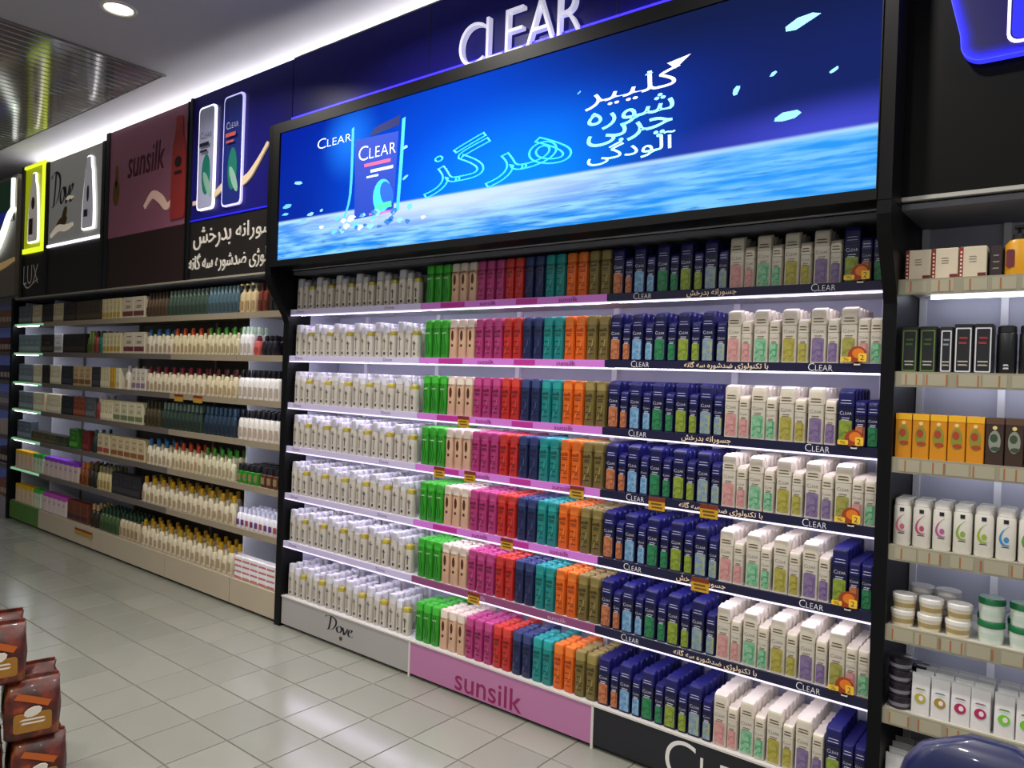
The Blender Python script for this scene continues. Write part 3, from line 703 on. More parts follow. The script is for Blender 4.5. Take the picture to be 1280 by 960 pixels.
# ---- right hand header with rounded blue light box
def right_header():
    t = thing('header_board', 'plain black header board beside the blue screen', 'sign', (0, 0, 0))
    part('panel', box(XR+.043, .9, -.01, .04, 2.185, 2.995), mat('black_board', '080809', .5, noise=.08, nscale=5, spec=.15), t)
    part('upper_panel', box(XR+.043, .9, -.006, .04, 2.995, 3.46), mat('black_board', '151516', .45), t)
    part('lower_trim', box(XR+.043, .9, -.016, .02, 2.172, 2.185), mat('trim_grey', 'b0afaa', .4), t)
    s = thing('light_box', 'rounded blue glowing light box on the black header board', 'sign', (0, -.012, 0))
    def shape(d):
        x0b, x1 = -.335+d, .62-d
        q = [(-.507+d, 3.2-d), (-.378+d, 2.66)]
        for k in range(7):
            a = math.radians(195+75*k/6); q.append((-.315+(.062-d)*math.cos(a), 2.635+(.062-d)*math.sin(a)))
        q += [(x1, 2.572+d), (x1, 3.2-d)]; return q
    part('glowing_edge', prism(shape(0), -.034, 0), mat('box_edge', '3a40ff', .4, emit=1.0, ecol='3a3cff'), s)
    part('rim_glow_step', prism(shape(.003), -.0345, -.034), mat('box_rim_glow', '1418e0', .4, emit=.95, ecol='1a1cff'), s)
    for k, (d, c, e) in enumerate(((.010, '1616e8', .8), (.015, '1512c8', .65), (.020, '1410a8', .5), (.026, '120e88', .38), (.033, '100c68', .28), (.042, '0e0a54', .2))):  # edge glow fading inward is painted in as ever darker, dimmer layers
        part('face', prism(shape(d), -.0350-.0005*k, -.0345), mat('box_glow_step_'+c, c, .35, emit=e, ecol=c), s)
    part('inner_outline', frame_prism(rrect(-.255, .30, 2.60, 3.0, .03, 4), rrect(-.247, .292, 2.608, 2.992, .026, 4), -.045, -.040), glow('e8d8ff', 1.4), s)
    part('inner_face', prism(rrect(-.243, .288, 2.612, 2.988, .024, 4), -.043, -.040), mat('box_inner', '1a20d8', .4, emit=.55, ecol='1c20e8'), s)
right_header()
# ---- cove lighting on top of the headers, washing the ceiling
def cove():
    t = thing('cove_light', 'white cove light strip running behind the top of the header signs', 'light strip', (0, 0, 0))
    part('led_bar', box(-8.4, .9, .19, .22, 3.400, 3.408), mat('cove_led', 'f4f2f0', .5, emit=COVE, ecol='f2f2f4'), t)
    part('carrier', box(-8.4, .9, .06, .26, 3.385, 3.399), mat('edge_profile', '77736f', .4), t)
cove()
# ================================================================== LEFT UNIT
LX0, LX1 = -8.40, XL-.055
def left_unit():
    u = thing('shelving_unit', 'long shelving unit with beige shelf edges under the row of brand header signs', 'shelving', (0, 0, 0))
    beige = mat('strip_beige', '9a8d78', .5, noise=.05, nscale=8); grey = mat('strip_grey', '6a625c', .5); board = mat('shelf_beige', 'a59a88', .5)
    cuts = [LX0, -7.67, -6.55, -5.30, -4.44, LX1]
    for x, y in ((-7.672, .09), (-4.442, .09), (LX0+.012, .09)): part('divider_panel', box(x-.008, x+.008, y, .36, .19, 2.13), mat('divider_white', 'cfd0dc', .45), u)
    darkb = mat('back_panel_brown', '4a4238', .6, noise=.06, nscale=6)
    for a, b in zip(cuts[:-1], cuts[1:]):
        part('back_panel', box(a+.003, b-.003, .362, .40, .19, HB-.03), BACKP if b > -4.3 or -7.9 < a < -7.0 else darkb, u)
        part('plinth_panel', box(a+.004, b-.004, -.004, .012, .020, BASE-.004), mat('plinth_green', '4f7a2c', .45, noise=.06, nscale=5) if a == LX0 else mat('plinth_beige', 'bcae98', .45, noise=.04, nscale=5), u)
        part('bottom_shelf', box(a, b, .012, .36, BASE-.02, BASE), board, u)
    for x in cuts[1:-1]: part('upright', box(x-.013, x+.013, .344, .361, .19, HB), mat('upright_beige', '8d8478', .45), u)
    part('kick_board', box(LX0, LX1, .02, .03, 0, BASE-.02), mat('kick_black', '101010', .6), u)
    part('side_panel', box(LX0-.05, LX0, -.02, .40, 0, HB-.001), BLACK, u)
    part('top_board', box(LX0, LX1, -.004, .40, HB-.022, HB-.002), mat('top_board', '6a6a74', .5), u)
    part('top_trim', box(LX0, LX1, -.010, .001, HB-.014, HB-.001), mat('trim_beige', 'a09888', .4), u)
    for k, z in enumerate(SZ):
        for a, b in zip(cuts[:-1], cuts[1:]):
            led = (b > -4.3) or (a < -7.6 and k < 5)
            s = part('shelf', box(a+.001, b-.001, .006, .36, z+SH-.022, z+SH-.004), board, u)
            sm = beige if (k == 0 or a > -5.4) else grey
            if a == LX0:
                part('front_strip', box(a, b, -.004, .006, z+.012, z+.03), mat('acrylic_green', '8fd0a0', .15, emit=.4, ecol='a8f0b8'), s)
            else:
                part('front_strip', box(a+.001, b-.001, -.006, .006, z, z+SH), sm, s)
            if led: part('led_bar', box(a+.03, min(b-.02, a+.55), .008, .022, z+.006, z+.018), mat('led_bar_soft', 'f0f2ff', .5, emit=LED*.8, ecol='e8ecff'), s)
left_unit()
LEFT = [
 [(-8.364, -8.036, 'x', '5a5f66', '7c8a88', 3, 'grey glass-fronted box'),(-8.016, -7.801, 'x', 'b8a98a', 'd8ccb0', 1, 'beige carton'),(-7.782, -7.54, 'x', '1b1716', '3a3230', 1, 'black carton'),(-7.521, -7.307, 'x', 'b5a684', 'd6c8a2', 1, 'beige carton'),(-7.29, -7.034, 'x', '211b18', '40352e', 2, 'black carton'),(-7.018, -6.544, 'x', '3a2c20', '55432f', 4, 'dark brown carton'),(-6.513, -6.18, 'x', 'cdbf95', 'b89a3c', 5, 'thin cream and yellow carton'),(-6.138, -5.777, 'x', 'c9bda6', '6b3632', 2, 'wide cream carton with maroon foot'),(-5.751, -5.442, 'b', '5b4632', '3c2e22', 6, 'brown bottle'),(-5.43, -4.882, 'b', '3f5348', '6b7d70', 10, 'dark green bottle'),(-4.872, -4.492, 'b', '4c6674', '7d96a0', 8, 'slate blue bottle'),(-4.473, -4.279, 'u', 'cdb890', 'd8c8a0', 3, 'beige pump bottle'),(-4.261, -4.154, 'b', '7a3a2c', '4a241c', 2, 'reddish brown bottle'),(-4.137, -4.025, 'b', '2a2730', '6b5a5a', 2, 'small dark bottle')],
 [(-8.341, -7.818, 'x', '7d8c92', '9fb0b4', 4, 'grey glass-fronted box'),(-7.779, -7.5, 'x', '14110f', '554a34', 1, 'black carton'),(-7.482, -7.304, 'x', 'e6e2e6', 'b0a8a0', 1, 'white carton'),(-7.286, -6.835, 'x', '15110f', '332820', 2, 'black carton'),(-6.787, -6.677, 'b', '55702a', '8aa03a', 2, 'green bottle'),(-6.677, -6.584, 'b', '9c3526', '6b2018', 1, 'red bottle'),(-6.584, -6.494, 'b', '1f7d7a', '145a58', 1, 'teal bottle'),(-6.479, -6.161, 'x', 'd0c49a', 'b3923a', 5, 'thin cream and yellow carton'),(-6.105, -5.759, 'x', 'cfc3ac', '6b3036', 2, 'wide cream carton with maroon foot'),(-5.733, -5.341, 'b', 'd9cfb8', '3d6a92', 6, 'cream bottle with blue cap'),(-5.33, -4.886, 'b', 'd9cba6', 'c8532a', 8, 'cream bottle with orange cap'),(-4.865, -4.466, 'b', 'd8d0ae', '4c9a38', 8, 'cream bottle with green cap'),(-4.457, -4.317, 'b', 'eae8ea', 'c9ddc9', 3, 'white bottle with pale cap'),(-4.299, -4.218, 'b', 'c75a58', '6a1f28', 1, 'pink red bottle with dark cap'),(-4.2, -4.044, 'b', '1f1a28', '0f0d12', 3, 'black bottle with round cap')],
 [(-8.318, -7.972, 'x', '75808a', '98a4a8', 3, 'grey glass-fronted box'),(-7.952, -7.758, 'x', 'd8cba8', 'efe6cc', 1, 'beige carton'),(-7.739, -7.57, 'x', '14100f', '332820', 1, 'black carton'),(-7.552, -7.318, 'x', 'd8ccaa', 'efe6cc', 1, 'beige carton'),(-7.3, -7.06, 'x', '1c2026', '343c48', 1, 'black carton'),(-7.043, -6.688, 'x', 'bfa577', '7d5b34', 3, 'tan carton with brown print'),(-6.672, -6.519, 'x', '2c2a30', '45424a', 1, 'dark grey carton'),(-6.504, -6.341, 'x', 'c9bd98', 'dcd2ae', 3, 'thin cream carton'),(-6.327, -6.241, 'x', 'c59a2c', 'a87f1c', 2, 'thin yellow carton'),(-6.226, -6.156, 'x', 'e0d8bc', 'c9b98a', 1, 'thin cream carton'),(-6.114, -5.963, 'b', 'e6dccb', 'd8cfc0', 1, 'round white bottle'),(-5.95, -5.727, 'x', 'd5cabb', '8d7690', 3, 'cream and mauve carton'),(-5.715, -4.88, 'b', 'd9cdb4', '7a2630', 14, 'cream bottle with dark red cap'),(-4.859, -4.478, 'b', 'dccfae', '5b2a2a', 7, 'cream bottle with maroon cap'),(-4.459, -3.994, 'b', 'e8e4e2', '17141a', 8, 'white bottle with black cap')],
 [(-8.297, -7.951, 'x', '6d7680', '98a4a8', 3, 'grey glass-fronted box'),(-7.931, -7.662, 'x', 'd8cba8', 'efe6cc', 1, 'beige carton'),(-7.605, -7.298, 'x', 'd8ccaa', 'efe6cc', 1, 'beige carton'),(-7.281, -7.041, 'x', '14171a', '30343a', 1, 'black carton'),(-7.024, -6.795, 'x', '7d3a2a', 'a85a3a', 2, 'rust red carton'),(-6.779, -6.592, 'x', '56585c', '77797d', 1, 'mid grey carton'),(-6.577, -6.501, 'b', 'a8484a', 'd8c0b8', 1, 'red bottle'),(-6.486, -6.265, 'x', 'd2c6a0', 'efe6c6', 3, 'thin cream carton'),(-6.251, -5.748, 'x', 'cfc5a4', '6f7f5a', 4, 'cream carton with green print'),(-5.735, -5.498, 'b', '4a4028', '332c1c', 4, 'dark olive bottle'),(-5.473, -4.906, 'b', '2f4038', '6a7d72', 10, 'dark green bottle'),(-4.874, -4.482, 'b', '26384f', '3f5a78', 7, 'dark blue bottle'),(-4.444, -3.98, 'b', 'e6e0da', '17141a', 8, 'white bottle with black cap')],
 [(-8.316, -7.968, 'x', '5a6674', '8890a0', 2, 'grey glass-fronted box'),(-7.948, -7.401, 's', '4a4430', '6a6240', 3, 'low dark olive box'),(-7.383, -7.121, 's', '2c3426', '4a5238', 2, 'low dark green box'),(-7.087, -6.92, 'x', '2c6a20', '58a82c', 1, 'green carton'),(-6.823, -6.696, 'x', '6a1f1c', '8a3430', 1, 'dark red carton'),(-6.649, -6.556, 'b', '1f3a38', '2f5a54', 1, 'dark teal bottle'),(-6.526, -6.303, 'x', 'c9bd9a', 'a8483c', 2, 'cream carton with red print'),(-6.274, -5.704, 'x', 'c5b690', '8f5a3a', 5, 'cream carton with brown print'),(-5.678, -5.312, 'b', 'ddd4bc', '2f6a9a', 6, 'cream bottle with blue cap'),(-5.289, -4.878, 'b', 'dccfb0', 'c8491f', 8, 'cream bottle with orange cap'),(-4.857, -4.475, 'b', 'd8d2b4', '3f962c', 8, 'cream bottle with green cap'),(-4.437, -4.189, 'j', '2f8a1c', '17141a', 4, 'green jar with black lid'),(-4.171, -3.972, 'j', '5a2c1c', '17141a', 3, 'brown jar with black lid')],
 [(-8.335, -7.905, 'x', 'd8b8a4', 'e8b21c', 4, 'white pack with yellow top'),(-7.886, -7.655, 'x', 'c9d0b8', '2fb040', 3, 'white pack with green top'),(-7.617, -6.883, 'x', 'd5c0b8', '8a38c8', 7, 'white pack with purple top'),(-6.867, -6.706, 'b', '8a4a20', 'c87a2c', 2, 'amber bottle'),(-6.691, -6.536, 'b', '2c2a20', '45402c', 2, 'black brown bottle'),(-6.521, -6.269, 'b', 'cfc08a', '8a8060', 4, 'pale yellow bottle'),(-6.24, -5.762, 'x', '231f26', '3a343c', 3, 'wide black carton'),(-5.736, -4.458, 'b', 'd8ccb2', 'c99a16', 19, 'cream bottle with yellow cap'),(-4.429, -3.964, 'b', 'e8e6f0', 'd8d8ee', 9, 'white bottle with colored label')],
 [(-8.312, -7.883, 'x', 'd8c0a0', 'e8b21c', 4, 'white pack with yellow top'),(-7.863, -7.689, 'x', 'c9d0b8', '2fb040', 3, 'white pack with green top'),(-7.633, -7.113, 'x', 'd8c8c4', 'c048b8', 5, 'white pack with magenta top'),(-7.078, -6.67, 'x', '6a3418', '3a1c30', 3, 'brown display carton'),(-6.639, -6.485, 'b', '2c2418', 'b89a6a', 2, 'black brown bottle'),(-6.455, -6.121, 'b', '3f5a34', '24402c', 5, 'dark green bottle'),(-6.093, -5.769, 'b', 'c5b494', '24402c', 5, 'cream bottle with dark green cap'),(-5.73, -4.461, 'b', 'd8ccb2', 'c99a16', 19, 'cream bottle with yellow cap'),(-4.422, -3.965, 'k', 'ece8ee', 'c86a6a', 5, 'stacked white soap bar pack')],
]
def LABC(c): return '%02x%02x%02x' % tuple(int(int(c[i:i+2], 16)*k) for i, k in ((0, .80), (2, .74), (4, .68)))
def stock_left():
    RL = Ranks()
    kinds = {}
    def kind(t, c1, c2, hw, i, short=False):
        key = (t, c1, c2, round(hw, 3), short)
        if key in kinds: return kinds[key]
        B, C2 = plas(c1), plas(c2)
        y = -.0006
        if t in 'bu':
            h = .13 if c1 in ('1f1a28', 'e8e6f0', 'c75a58') else .152 if short else .19; hw = min(hw, .032); hd = min(.026, hw*1.1)
            P = [('body', loft([(0, hw*.9, hd*.9, hd*.7), (.006, hw, hd, hd*.8), (h*.62, hw*.98, hd*.98, hd*.8), (h*.72, hw*.7, hd*.7, hd*.5), (h*.75, hw*.4, hd*.4, hd*.3)], 2), B)]
            if t == 'b': P.append(('cap', loft([(h*.74, hw*.52, hd*.52, hd*.4), (h*.97, hw*.46, hd*.46, hd*.35), (h, hw*.38, hd*.38, hd*.3)], 2), C2))
            else: P.append(('pump', join(loft([(h*.74, hw*.45, hd*.45, hd*.4), (h*.84, hw*.4, hd*.4, hd*.3), (h*.85, hw*.16, hd*.16, hd*.1), (h*.95, hw*.16, hd*.16, hd*.1)], 2), box(-hw*.3, hw*.3, -hd*1.1, hd*.3, h*.95, h)), C2))
            P.append(('label', prism(rrect(-hw*.62, hw*.62, .018, h*.42, .004, 2), -hd-.0006, -hd+.001), card(LABC(c1) if c1 != 'e8e6f0' else ['6a3a78', '2f7a8a', 'b04a4a'][i % 3])))
            p = Product('toiletry_bottle', 'bottle', P, 35, 2)
        elif t == 'j':
            h = .125; hd = min(hw, .03)
            P = [('jar_body', loft([(0, hw*.92, hd*.92, hd*.5), (.006, hw, hd, hd*.6), (h*.62, hw, hd, hd*.6), (h*.66, hw*.8, hd*.8, hd*.5)], 2), B), ('lid', loft([(h*.66, hw*.9, hd*.9, hd*.7), (h*.97, hw*.88, hd*.88, hd*.7), (h, hw*.8, hd*.8, hd*.6)], 2), C2), ('label', prism(rrect(-hw*.6, hw*.6, .02, h*.5, .004, 2), -hd-.0006, -hd+.001), card('8a7a5a'))]
            p = Product('cosmetic_jar', 'jar', P, 35, 2)
        elif t == 'k':
            P = [('wrapper', bbox(hw, .03, .036, .004), B), ('band', box(-hw+.004, hw-.004, -.0308, -.0295, .005, .015), card(['c86a6a', '3a8a9a', 'c88a4a'][i % 3]))]
            p = Product('soap_pack', 'soap', P, None)
        else:
            h = .17 if t == 'x' else .09; hd = .033
            P = [('carton', bbox(hw, hd, h, .0025), card(c1)), ('print_band', box(-hw+.003, hw-.003, -hd-.0008, -hd+.001, h*(.12 if 'foot' not in c2 else .02), h*.34), card(c2)), ('print_title', lines([h*.5, h*.58, h*.8], hw*.55, .006, i)(-hd-.0006), card(c2))]
            if c2 in ('e8b21c', '2fb040', '8a38c8', 'c048b8'): P[1] = ('coloured_top', bbox(hw+.0005, hd+.0005, h*.22, .003, h*.785), card(c2))
            p = Product('product_carton', 'carton', P, None)
        p.h = .036; p.hd = hd if t != 'k' else .03
        kinds[key] = p; return p
    for s, row in enumerate(LEFT):
        z = (SURF[s])+.0006; o = ORD[s]
        for (a, b, t, c1, c2, n, d) in row:
            b = min(b, LX1-.01); a = max(a, LX0+.01); pitch = (b-a)/n; hw = pitch/2-.0015
            for i in range(n):
                x = a+pitch*(i+.5)
                if t == 'k':
                    for q in range(4):
                        kind(t, c1, c2, hw, i+q).place((x, .045, z+q*.0362), '%s, bottom shelf of the beige-edged unit' % d, '%ss on the bottom shelf' % d, True)
                    continue
                p = kind(t, c1, c2, hw, i if c1 == 'e8e6f0' else 0) if c1 != 'e8e6f0' else kind(t, c1, c2, hw+.0001*(i % 3), i)
                ranks = 3 if t in 'bj' else 1; dd = d
                if t == 'b' and n >= 6 and c1[0] == 'd':            # tall and short bottles take turns
                    if i % 2: p = kind(t, c1, 'd4c8a8', hw*.86, 0, True); dd = 'short cream bottle between ' + d.replace('cream bottle', 'cream bottles'); ranks = 2
                    else: p = kind(t, c1, c2, hw*.92, 0); dd = 'tall ' + d
                for r in range(ranks):
                    dy = .018+p.hd+r*(2*p.hd+.004)
                    if r and any(abs(x-xd) < .05 for xd in (-7.672, -4.442)): continue
                    if r: RL.add(p, (x, dy, z)); continue
                    p.place((x, dy, z), '%s, front of %s shelf, beige-edged unit' % (dd, o), '%s, %s shelf' % (dd, o))
    RL.build('toiletry_ranks', 'rear ranks of bottles and jars packed behind the beige-edged shelves', 'bottles')
stock_left()
def far_unit():
    u = thing('shelving_unit', 'far shelving unit with bluish lit shelves beside the green plinth', 'shelving', (0, 0, 0))
    a, b = -10.6, LX0-.055
    part('back_panel', box(a, b, .362, .40, .1, 2.2), mat('back_panel_blue', '8a96c8', .5), u)
    part('plinth_panel', box(a, b, -.004, .36, 0, BASE), mat('plinth_lilac', '9a8f9a', .45), u)
    for k, z in enumerate(SZ):
        s = part('shelf', box(a, b, .006, .36, z+SH-.022, z+SH-.004), SHELFW, u)
        part('front_strip', box(a, b, -.006, .006, z, z+SH), mat('strip_grey', '6a625c', .5), s)
        part('led_bar', box(a+.02, b-.02, .012, .024, z+.004, z+.014), mat('led_bar_blue', 'c8d4ff', .5, emit=2.0, ecol='a8b8ff'), s)
    cols = ['8a5a44', '5a2c2c', '2c2f5a', '7a7a98', 'b8a8a0', '3a2c24']
    for s in range(7):
        P = Product('product_carton', 'carton', [('carton', bbox(.045, .05, .15, .003), card(cols[s % 6])), ('print_band', box(-.04, .04, -.051, -.049, .03, .08), card('b8a890'))], None)
        for i in range(5):
            P.place((b-.06-i*.1, .08, SURF[s]+.0006), 'product carton on the %s shelf of the far bluish unit' % ORD[s], 'cartons on the %s shelf of the far unit' % ORD[s], True)
far_unit()
# small hanging price tags on the long unit
for x, s, nm in ((-5.16, 2, 'third'), (-4.90, 2, 'third'), (-6.67, 6, 'bottom')):
    t = thing('price_card', 'yellow and red price card hanging on the %s shelf edge of the beige-edged unit' % nm, 'price card', (x, -.009, (SZ[s]-.015 if s < 6 else .10)), 'price cards on the beige-edged unit')
    w_ = .12 if s < 6 else .34
    part('card', box(-w_/2, w_/2, -.0015, .0, 0, .05), ink('b08a2c'), t); part('red_band', box(-w_/2, w_/2, -.0023, -.0015, .034, .05), ink('7a2418'), t)

# ================================================================== RIGHT UNIT
RX0, RX1 = XR+.042, .62
RZ = [1.868, 1.568, 1.287, 1.0, .735, .462]
RSH = .05
def right_unit():
    u = thing('shelving_unit', 'shelving unit with pale ticket strips under the black header board', 'shelving', (0, 0, 0))
    board = mat('shelf_pale', 'c9c6bc', .45); strip = mat('strip_pale', '98937f', .45, noise=.05, nscale=10)
    ups = [RX0, RX0+.014, -.268, -.03, .21, RX1]
    for a, b in zip(ups[:-1], ups[1:]): part('back_panel', box(a+.002, b-.002, .362, .40, .05, 2.145), BACKP, u)
    for x in ups[1:-1]: part('upright', box(x-.011, x+.011, .344, .361, .05, 2.144), mat('upright_white', 'd6d6e0', .4), u)
    part('side_panel', box(RX1, RX1+.04, -.015, .40, 0, 2.165), BLACK, u)
    part('top_board', box(RX0, RX1, .0, .40, 2.146, 2.165), mat('top_board', '2a2a30', .5), u)
    for k, z in enumerate(RZ):
        s = part('shelf', box(RX0, RX1, .006, .36, z+RSH-.022, z+RSH-.004), board, u)
        part('front_strip', box(RX0, RX1, -.008, .006, z, z+RSH), strip, s)
        if k: rr = random.Random(k)
        else: rr = random.Random(9)
        if k < 5: part('led_bar', box(RX0+.05, RX1-.02, .27, .282, z+.014, z+.024), mat('led_bar_dim', 'f0f2ff', .5, emit=LED*.45, ecol='e8ecff'), s)
        x = RX0+.02
        while x < .1:
            tk = part('price_ticket', box(x, x+.062, -.0092, -.008, z+.006, z+.044), mat('ticket', 'a8a28c', .5), s)
            x += rr.choice([.068, .075, .09])
        x = RX0+.02+rr.uniform(0, .03); q = []
        while x < .1:
            q.append(box(x, x+.004, -.0100, -.0092, z+.008, z+.042)); x += rr.choice([.03, .055, .08])
        for g in q: part('ticket_print', g, ink('a8663c'), s)
    part('bottom_shelf', box(RX0, RX1, .0, .36, .17, .186), board, u)
    part('plinth_panel', box(RX0, RX1, -.004, .012, .012, .186), mat('plinth_beige', 'bcae98', .45), u)
right_unit()
RS = [z+RSH-.0036 for z in RZ]+[.1862]
def stock_right():
    U = 'ticket-strip unit'
    z = RS[0]
    def carton(name, hw, hd, h, c, parts): return Product(name, 'carton', [('carton', bbox(hw, hd, h, .002), card(c))]+[(n, f(-hd-.0006), m) for n, f, m in parts], None)
    p = carton('product_carton', .037, .04, .102, 'd0c4ae', [('red_stripe', lambda y: box(-.037, -.026, y-.0004, y+.001, .001, .101), ink('8a2620')), ('white_marks', lambda y: join(*[box(-.034, -.029, y-.001, y-.0004, .01+.012*k, .016+.012*k) for k in range(7)]), ink('e0d8c8')), ('corner_print', lambda y: box(.014, .036, y-.0004, y+.001, .006, .018), ink('6a1c1c')), ('text_print', lines([.07, .062, .054], .012, .003, 2), ink('8a8070'))])
    for i in range(3): p.place((-.482+.0765*i, .062, z), 'cream carton with red stripe on the top shelf of the %s' % U, 'cream and red cartons')
    k = carton('product_carton', .016, .04, .10, '2a1a22', [('text_print', lines([.07, .05, .03], .01, .004, 4), ink('8a8070'))])
    k.place((-.268, .07, z), 'narrow black carton beside the yellow bottle on the top shelf', None)
    yb = Product('lotion_bottle', 'bottle', [('body', loft([(0, .033, .024, .02), (.008, .036, .026, .022), (.10, .036, .026, .022), (.115, .024, .02, .016), (.118, .014, .014, .012)], 3), plas('d89a1c')), ('pump', join(loft([(.117, .017, .017, .015), (.135, .016, .016, .014), (.136, .005, .005, .004), (.15, .005, .005, .004)], 2), box(-.012, .014, -.03, .010, .15, .158)), plas('15110e')), ('label', prism(rrect(-.030, -.008, .03, .085, .006, 3), -.0275, -.0255), ink('6a2430'))], 35)
    yb.place((-.212, .055, z), 'yellow lotion bottle with black pump on the top shelf', None)
    bb = Product('lotion_bottle', 'bottle', [('body', loft([(0, .03, .024, .02), (.008, .033, .026, .022), (.10, .033, .026, .022), (.115, .02, .02, .016)], 3), plas('2a2018')), ('cap', loft([(.115, .016, .016, .014), (.145, .015, .015, .013)], 2), plas('15110e')), ('label', prism(rrect(-.024, .024, .03, .085, .006, 3), -.0275, -.0255), ink('c89a2c'))], 35)
    bb.place((-.14, .06, z), 'dark brown lotion bottle next to the yellow pump bottle', None)
    # second shelf: black cartons
    z = RS[1]
    def blk(hw, h, rim, ink2, nm):
        return carton('product_carton', hw, .035, h, '14141a', [('outline_print', lambda y: frame_prism(rrect(-hw+.004, hw-.004, .006, h-.012, .003, 2), rrect(-hw+.0075, hw-.0075, .010, h-.016, .002, 2), y-.0003, y+.001), ink(rim)), ('title_print', lines([h*.72, h*.62], hw*.55, .006, 3), ink(ink2)), ('base_print', lines([h*.25, h*.18], hw*.6, .004, 5), ink('b8b4a8'))])
    G = blk(.0245, .152, '5a7a34', '3a5a24', ''); Wc = blk(.0185, .15, 'd0d0d8', '8a8a98', ''); W2 = blk(.0255, .158, 'd4d4dc', '9a2c34', '')
    for x in (-.498, -.445): G.place((x, .058, z), 'black carton with green outline, second shelf of the %s' % U, 'green outlined black cartons')
    Wc.place((-.393, .058, z), 'slim black carton with white outline between taller cartons, second shelf', None)
    for x in (-.346, -.2925): W2.place((x, .058, z), 'tall black carton with white outline and red title, second shelf', 'white outlined black cartons')
    bt = Product('shower_gel_bottle', 'bottle', [('body', loft([(0, .024, .02, .014), (.006, .0265, .022, .016), (.125, .0265, .022, .016), (.13, .024, .02, .014)], 3), plas('121418')), ('cap', loft([(.1315, .025, .021, .015), (.15, .024, .02, .014), (.153, .02, .017, .012)], 3), plas('1c1c22')), ('brand_print', lines([.03, .02], .008, .005, 2)(-.0226), ink('c8c8c8'))], 35)
    for x in (-.233, -.175): bt.place((x, .06, z), 'black gel bottle with flat cap, second shelf of the %s' % U, 'black gel bottles')
    # third shelf: orange packs
    z = RS[2]
    def pack(c, top, a, b2): return carton('product_carton', .0238, .03, .148, c, [('top_band', lambda y: box(-.0236, .0236, y-.0002, y+.001, .128, .147), card(top)), ('oval_print', lambda y: prism(ell(0, .075, .016, .034), y-.0003, y+.001), ink(a)), ('fruit_print', lambda y: join(prism(ell(-.002, .085, .010, .013), y-.0008, y), prism(ell(.003, .052, .013, .007), y-.0008, y)), ink(b2)), ('cap_print', lambda y: prism(ell(0, .117, .006, .006), y-.0003, y+.001), ink('e8d088'))])
    O = pack('d0880c', 'f0b41c', '8a8a30', 'a84020'); Bn = pack('38241c', '5a4030', '8a9084', '3a4a34')
    for i in range(5): O.place((-.505+.0505*i, .046, z), 'orange carton with fruit picture on the third shelf of the %s' % U, 'orange cartons')
    for i in range(3): Bn.place((-.252+.0505*i, .046, z), 'dark brown carton with grey oval on the third shelf of the %s' % U, 'dark brown cartons')
    # fourth shelf: white lotion bottles
    z = RS[3]
    for i, (c, nm) in enumerate((('c0687a', 'rose'), ('b8486a', 'pink'), ('b05a90', 'magenta'), ('86a83a', 'leaf green'), ('94b02c', 'lime'), ('3a88c0', 'blue'), ('5a9a48', 'green'), ('86a83a', 'olive'))):
        hw = .0262
        sw = join(pen([(.008, .105), (-.008, .088), (-.014, .065), (-.006, .048), (.010, .046)], (.003, .002), -.0212, 5), prism(ell(.002, .063, .007, .009), -.0214, -.0204))
        b = Product('lotion_bottle', 'bottle', [('body', loft([(0, hw*.9, .018, .012), (.005, hw, .020, .013), (.125, hw*.98, .020, .013), (.132, hw*.9, .018, .012)], 3), plas('dcd8cf')), ('cap', loft([(.133, hw*.9, .0175, .012), (.150, hw*.86, .0165, .011), (.153, hw*.75, .014, .009)], 3), plas('ebe8e4')), ('swirl_print', sw, ink(c)), ('brand_print', box(-.006, .007, -.0212, -.0195, .112, .124), ink('1c1c2c')), ('base_print', lines([.040], .012, .003, 2)(-.0206), ink('4a4440'))], 35)
        for r in range(3):
            b.place((-.502+.0575*i, .045+.046*r, z), 'white lotion bottle with %s swirl, %s of fourth shelf, %s' % (nm, 'front' if r == 0 else 'back ranks', U), 'white lotion bottles with %s swirl, %s' % (nm, 'front' if r == 0 else 'behind'), r == 0)
    # fifth shelf: cream jars
    z = RS[4]
    def tub(r, h, body, lid, band): return Product('cream_tub', 'jar', [('tub_body', loft([(0, r*.86, r*.86, r*.85), (h*.72, r*.97, r*.97, r*.96)], 5), plas(body)), ('lid', loft([(h*.72, r, r, r*.99), (h*.96, r, r, r*.99), (h, r*.94, r*.94, r*.93)], 5), plas(lid)), ('label_band', loft([(h*.22, r*.905, r*.905, r*.895), (h*.5, r*.95, r*.95, r*.94)], 5), card(band))], 40)
    A = tub(.036, .052, 'dcd4c0', 'eae6e2', 'b09a68'); G2 = tub(.037, .07, 'd5dcd4', '1c6a40', 'c8d8cc'); Gy = tub(.038, .06, 'b8b4b4', 'd8d4d6', '8f8a88')
    for i, x in enumerate((-.492, -.414, -.334)):
        for q in range(2): A.place((x+.004*q, .05, z+q*.0522), 'white cream tub with beige band in a stack of two, fifth shelf', 'white cream tubs in stacks')
    for i, x in enumerate((-.452, -.375)):
        for q in range(2): Gy.place((x, .14, z+q*.0605), 'grey cream tub standing behind the white cream tubs', 'grey cream tubs')
    for i, x in enumerate((-.245, -.163, -.08)):
        for q in range(2): G2.place((x, .055, z+q*.0705), 'white cream tub with dark green lid in a stack of two, fifth shelf', 'green lidded cream tubs')
        G2.place((x-.01, .14, z), 'green lidded cream tub behind the front stacks', 'green lidded cream tubs behind')
    # sixth shelf: dark jars, pouches
    z = RS[5]
    Dj = tub(.036, .042, '2a2430', '221c28', '8a8494')
    for q in range(4): Dj.place((-.492, .05, z+q*.0422), 'dark jar with grey band in the stack of four on the sixth shelf', 'stack of dark jars')
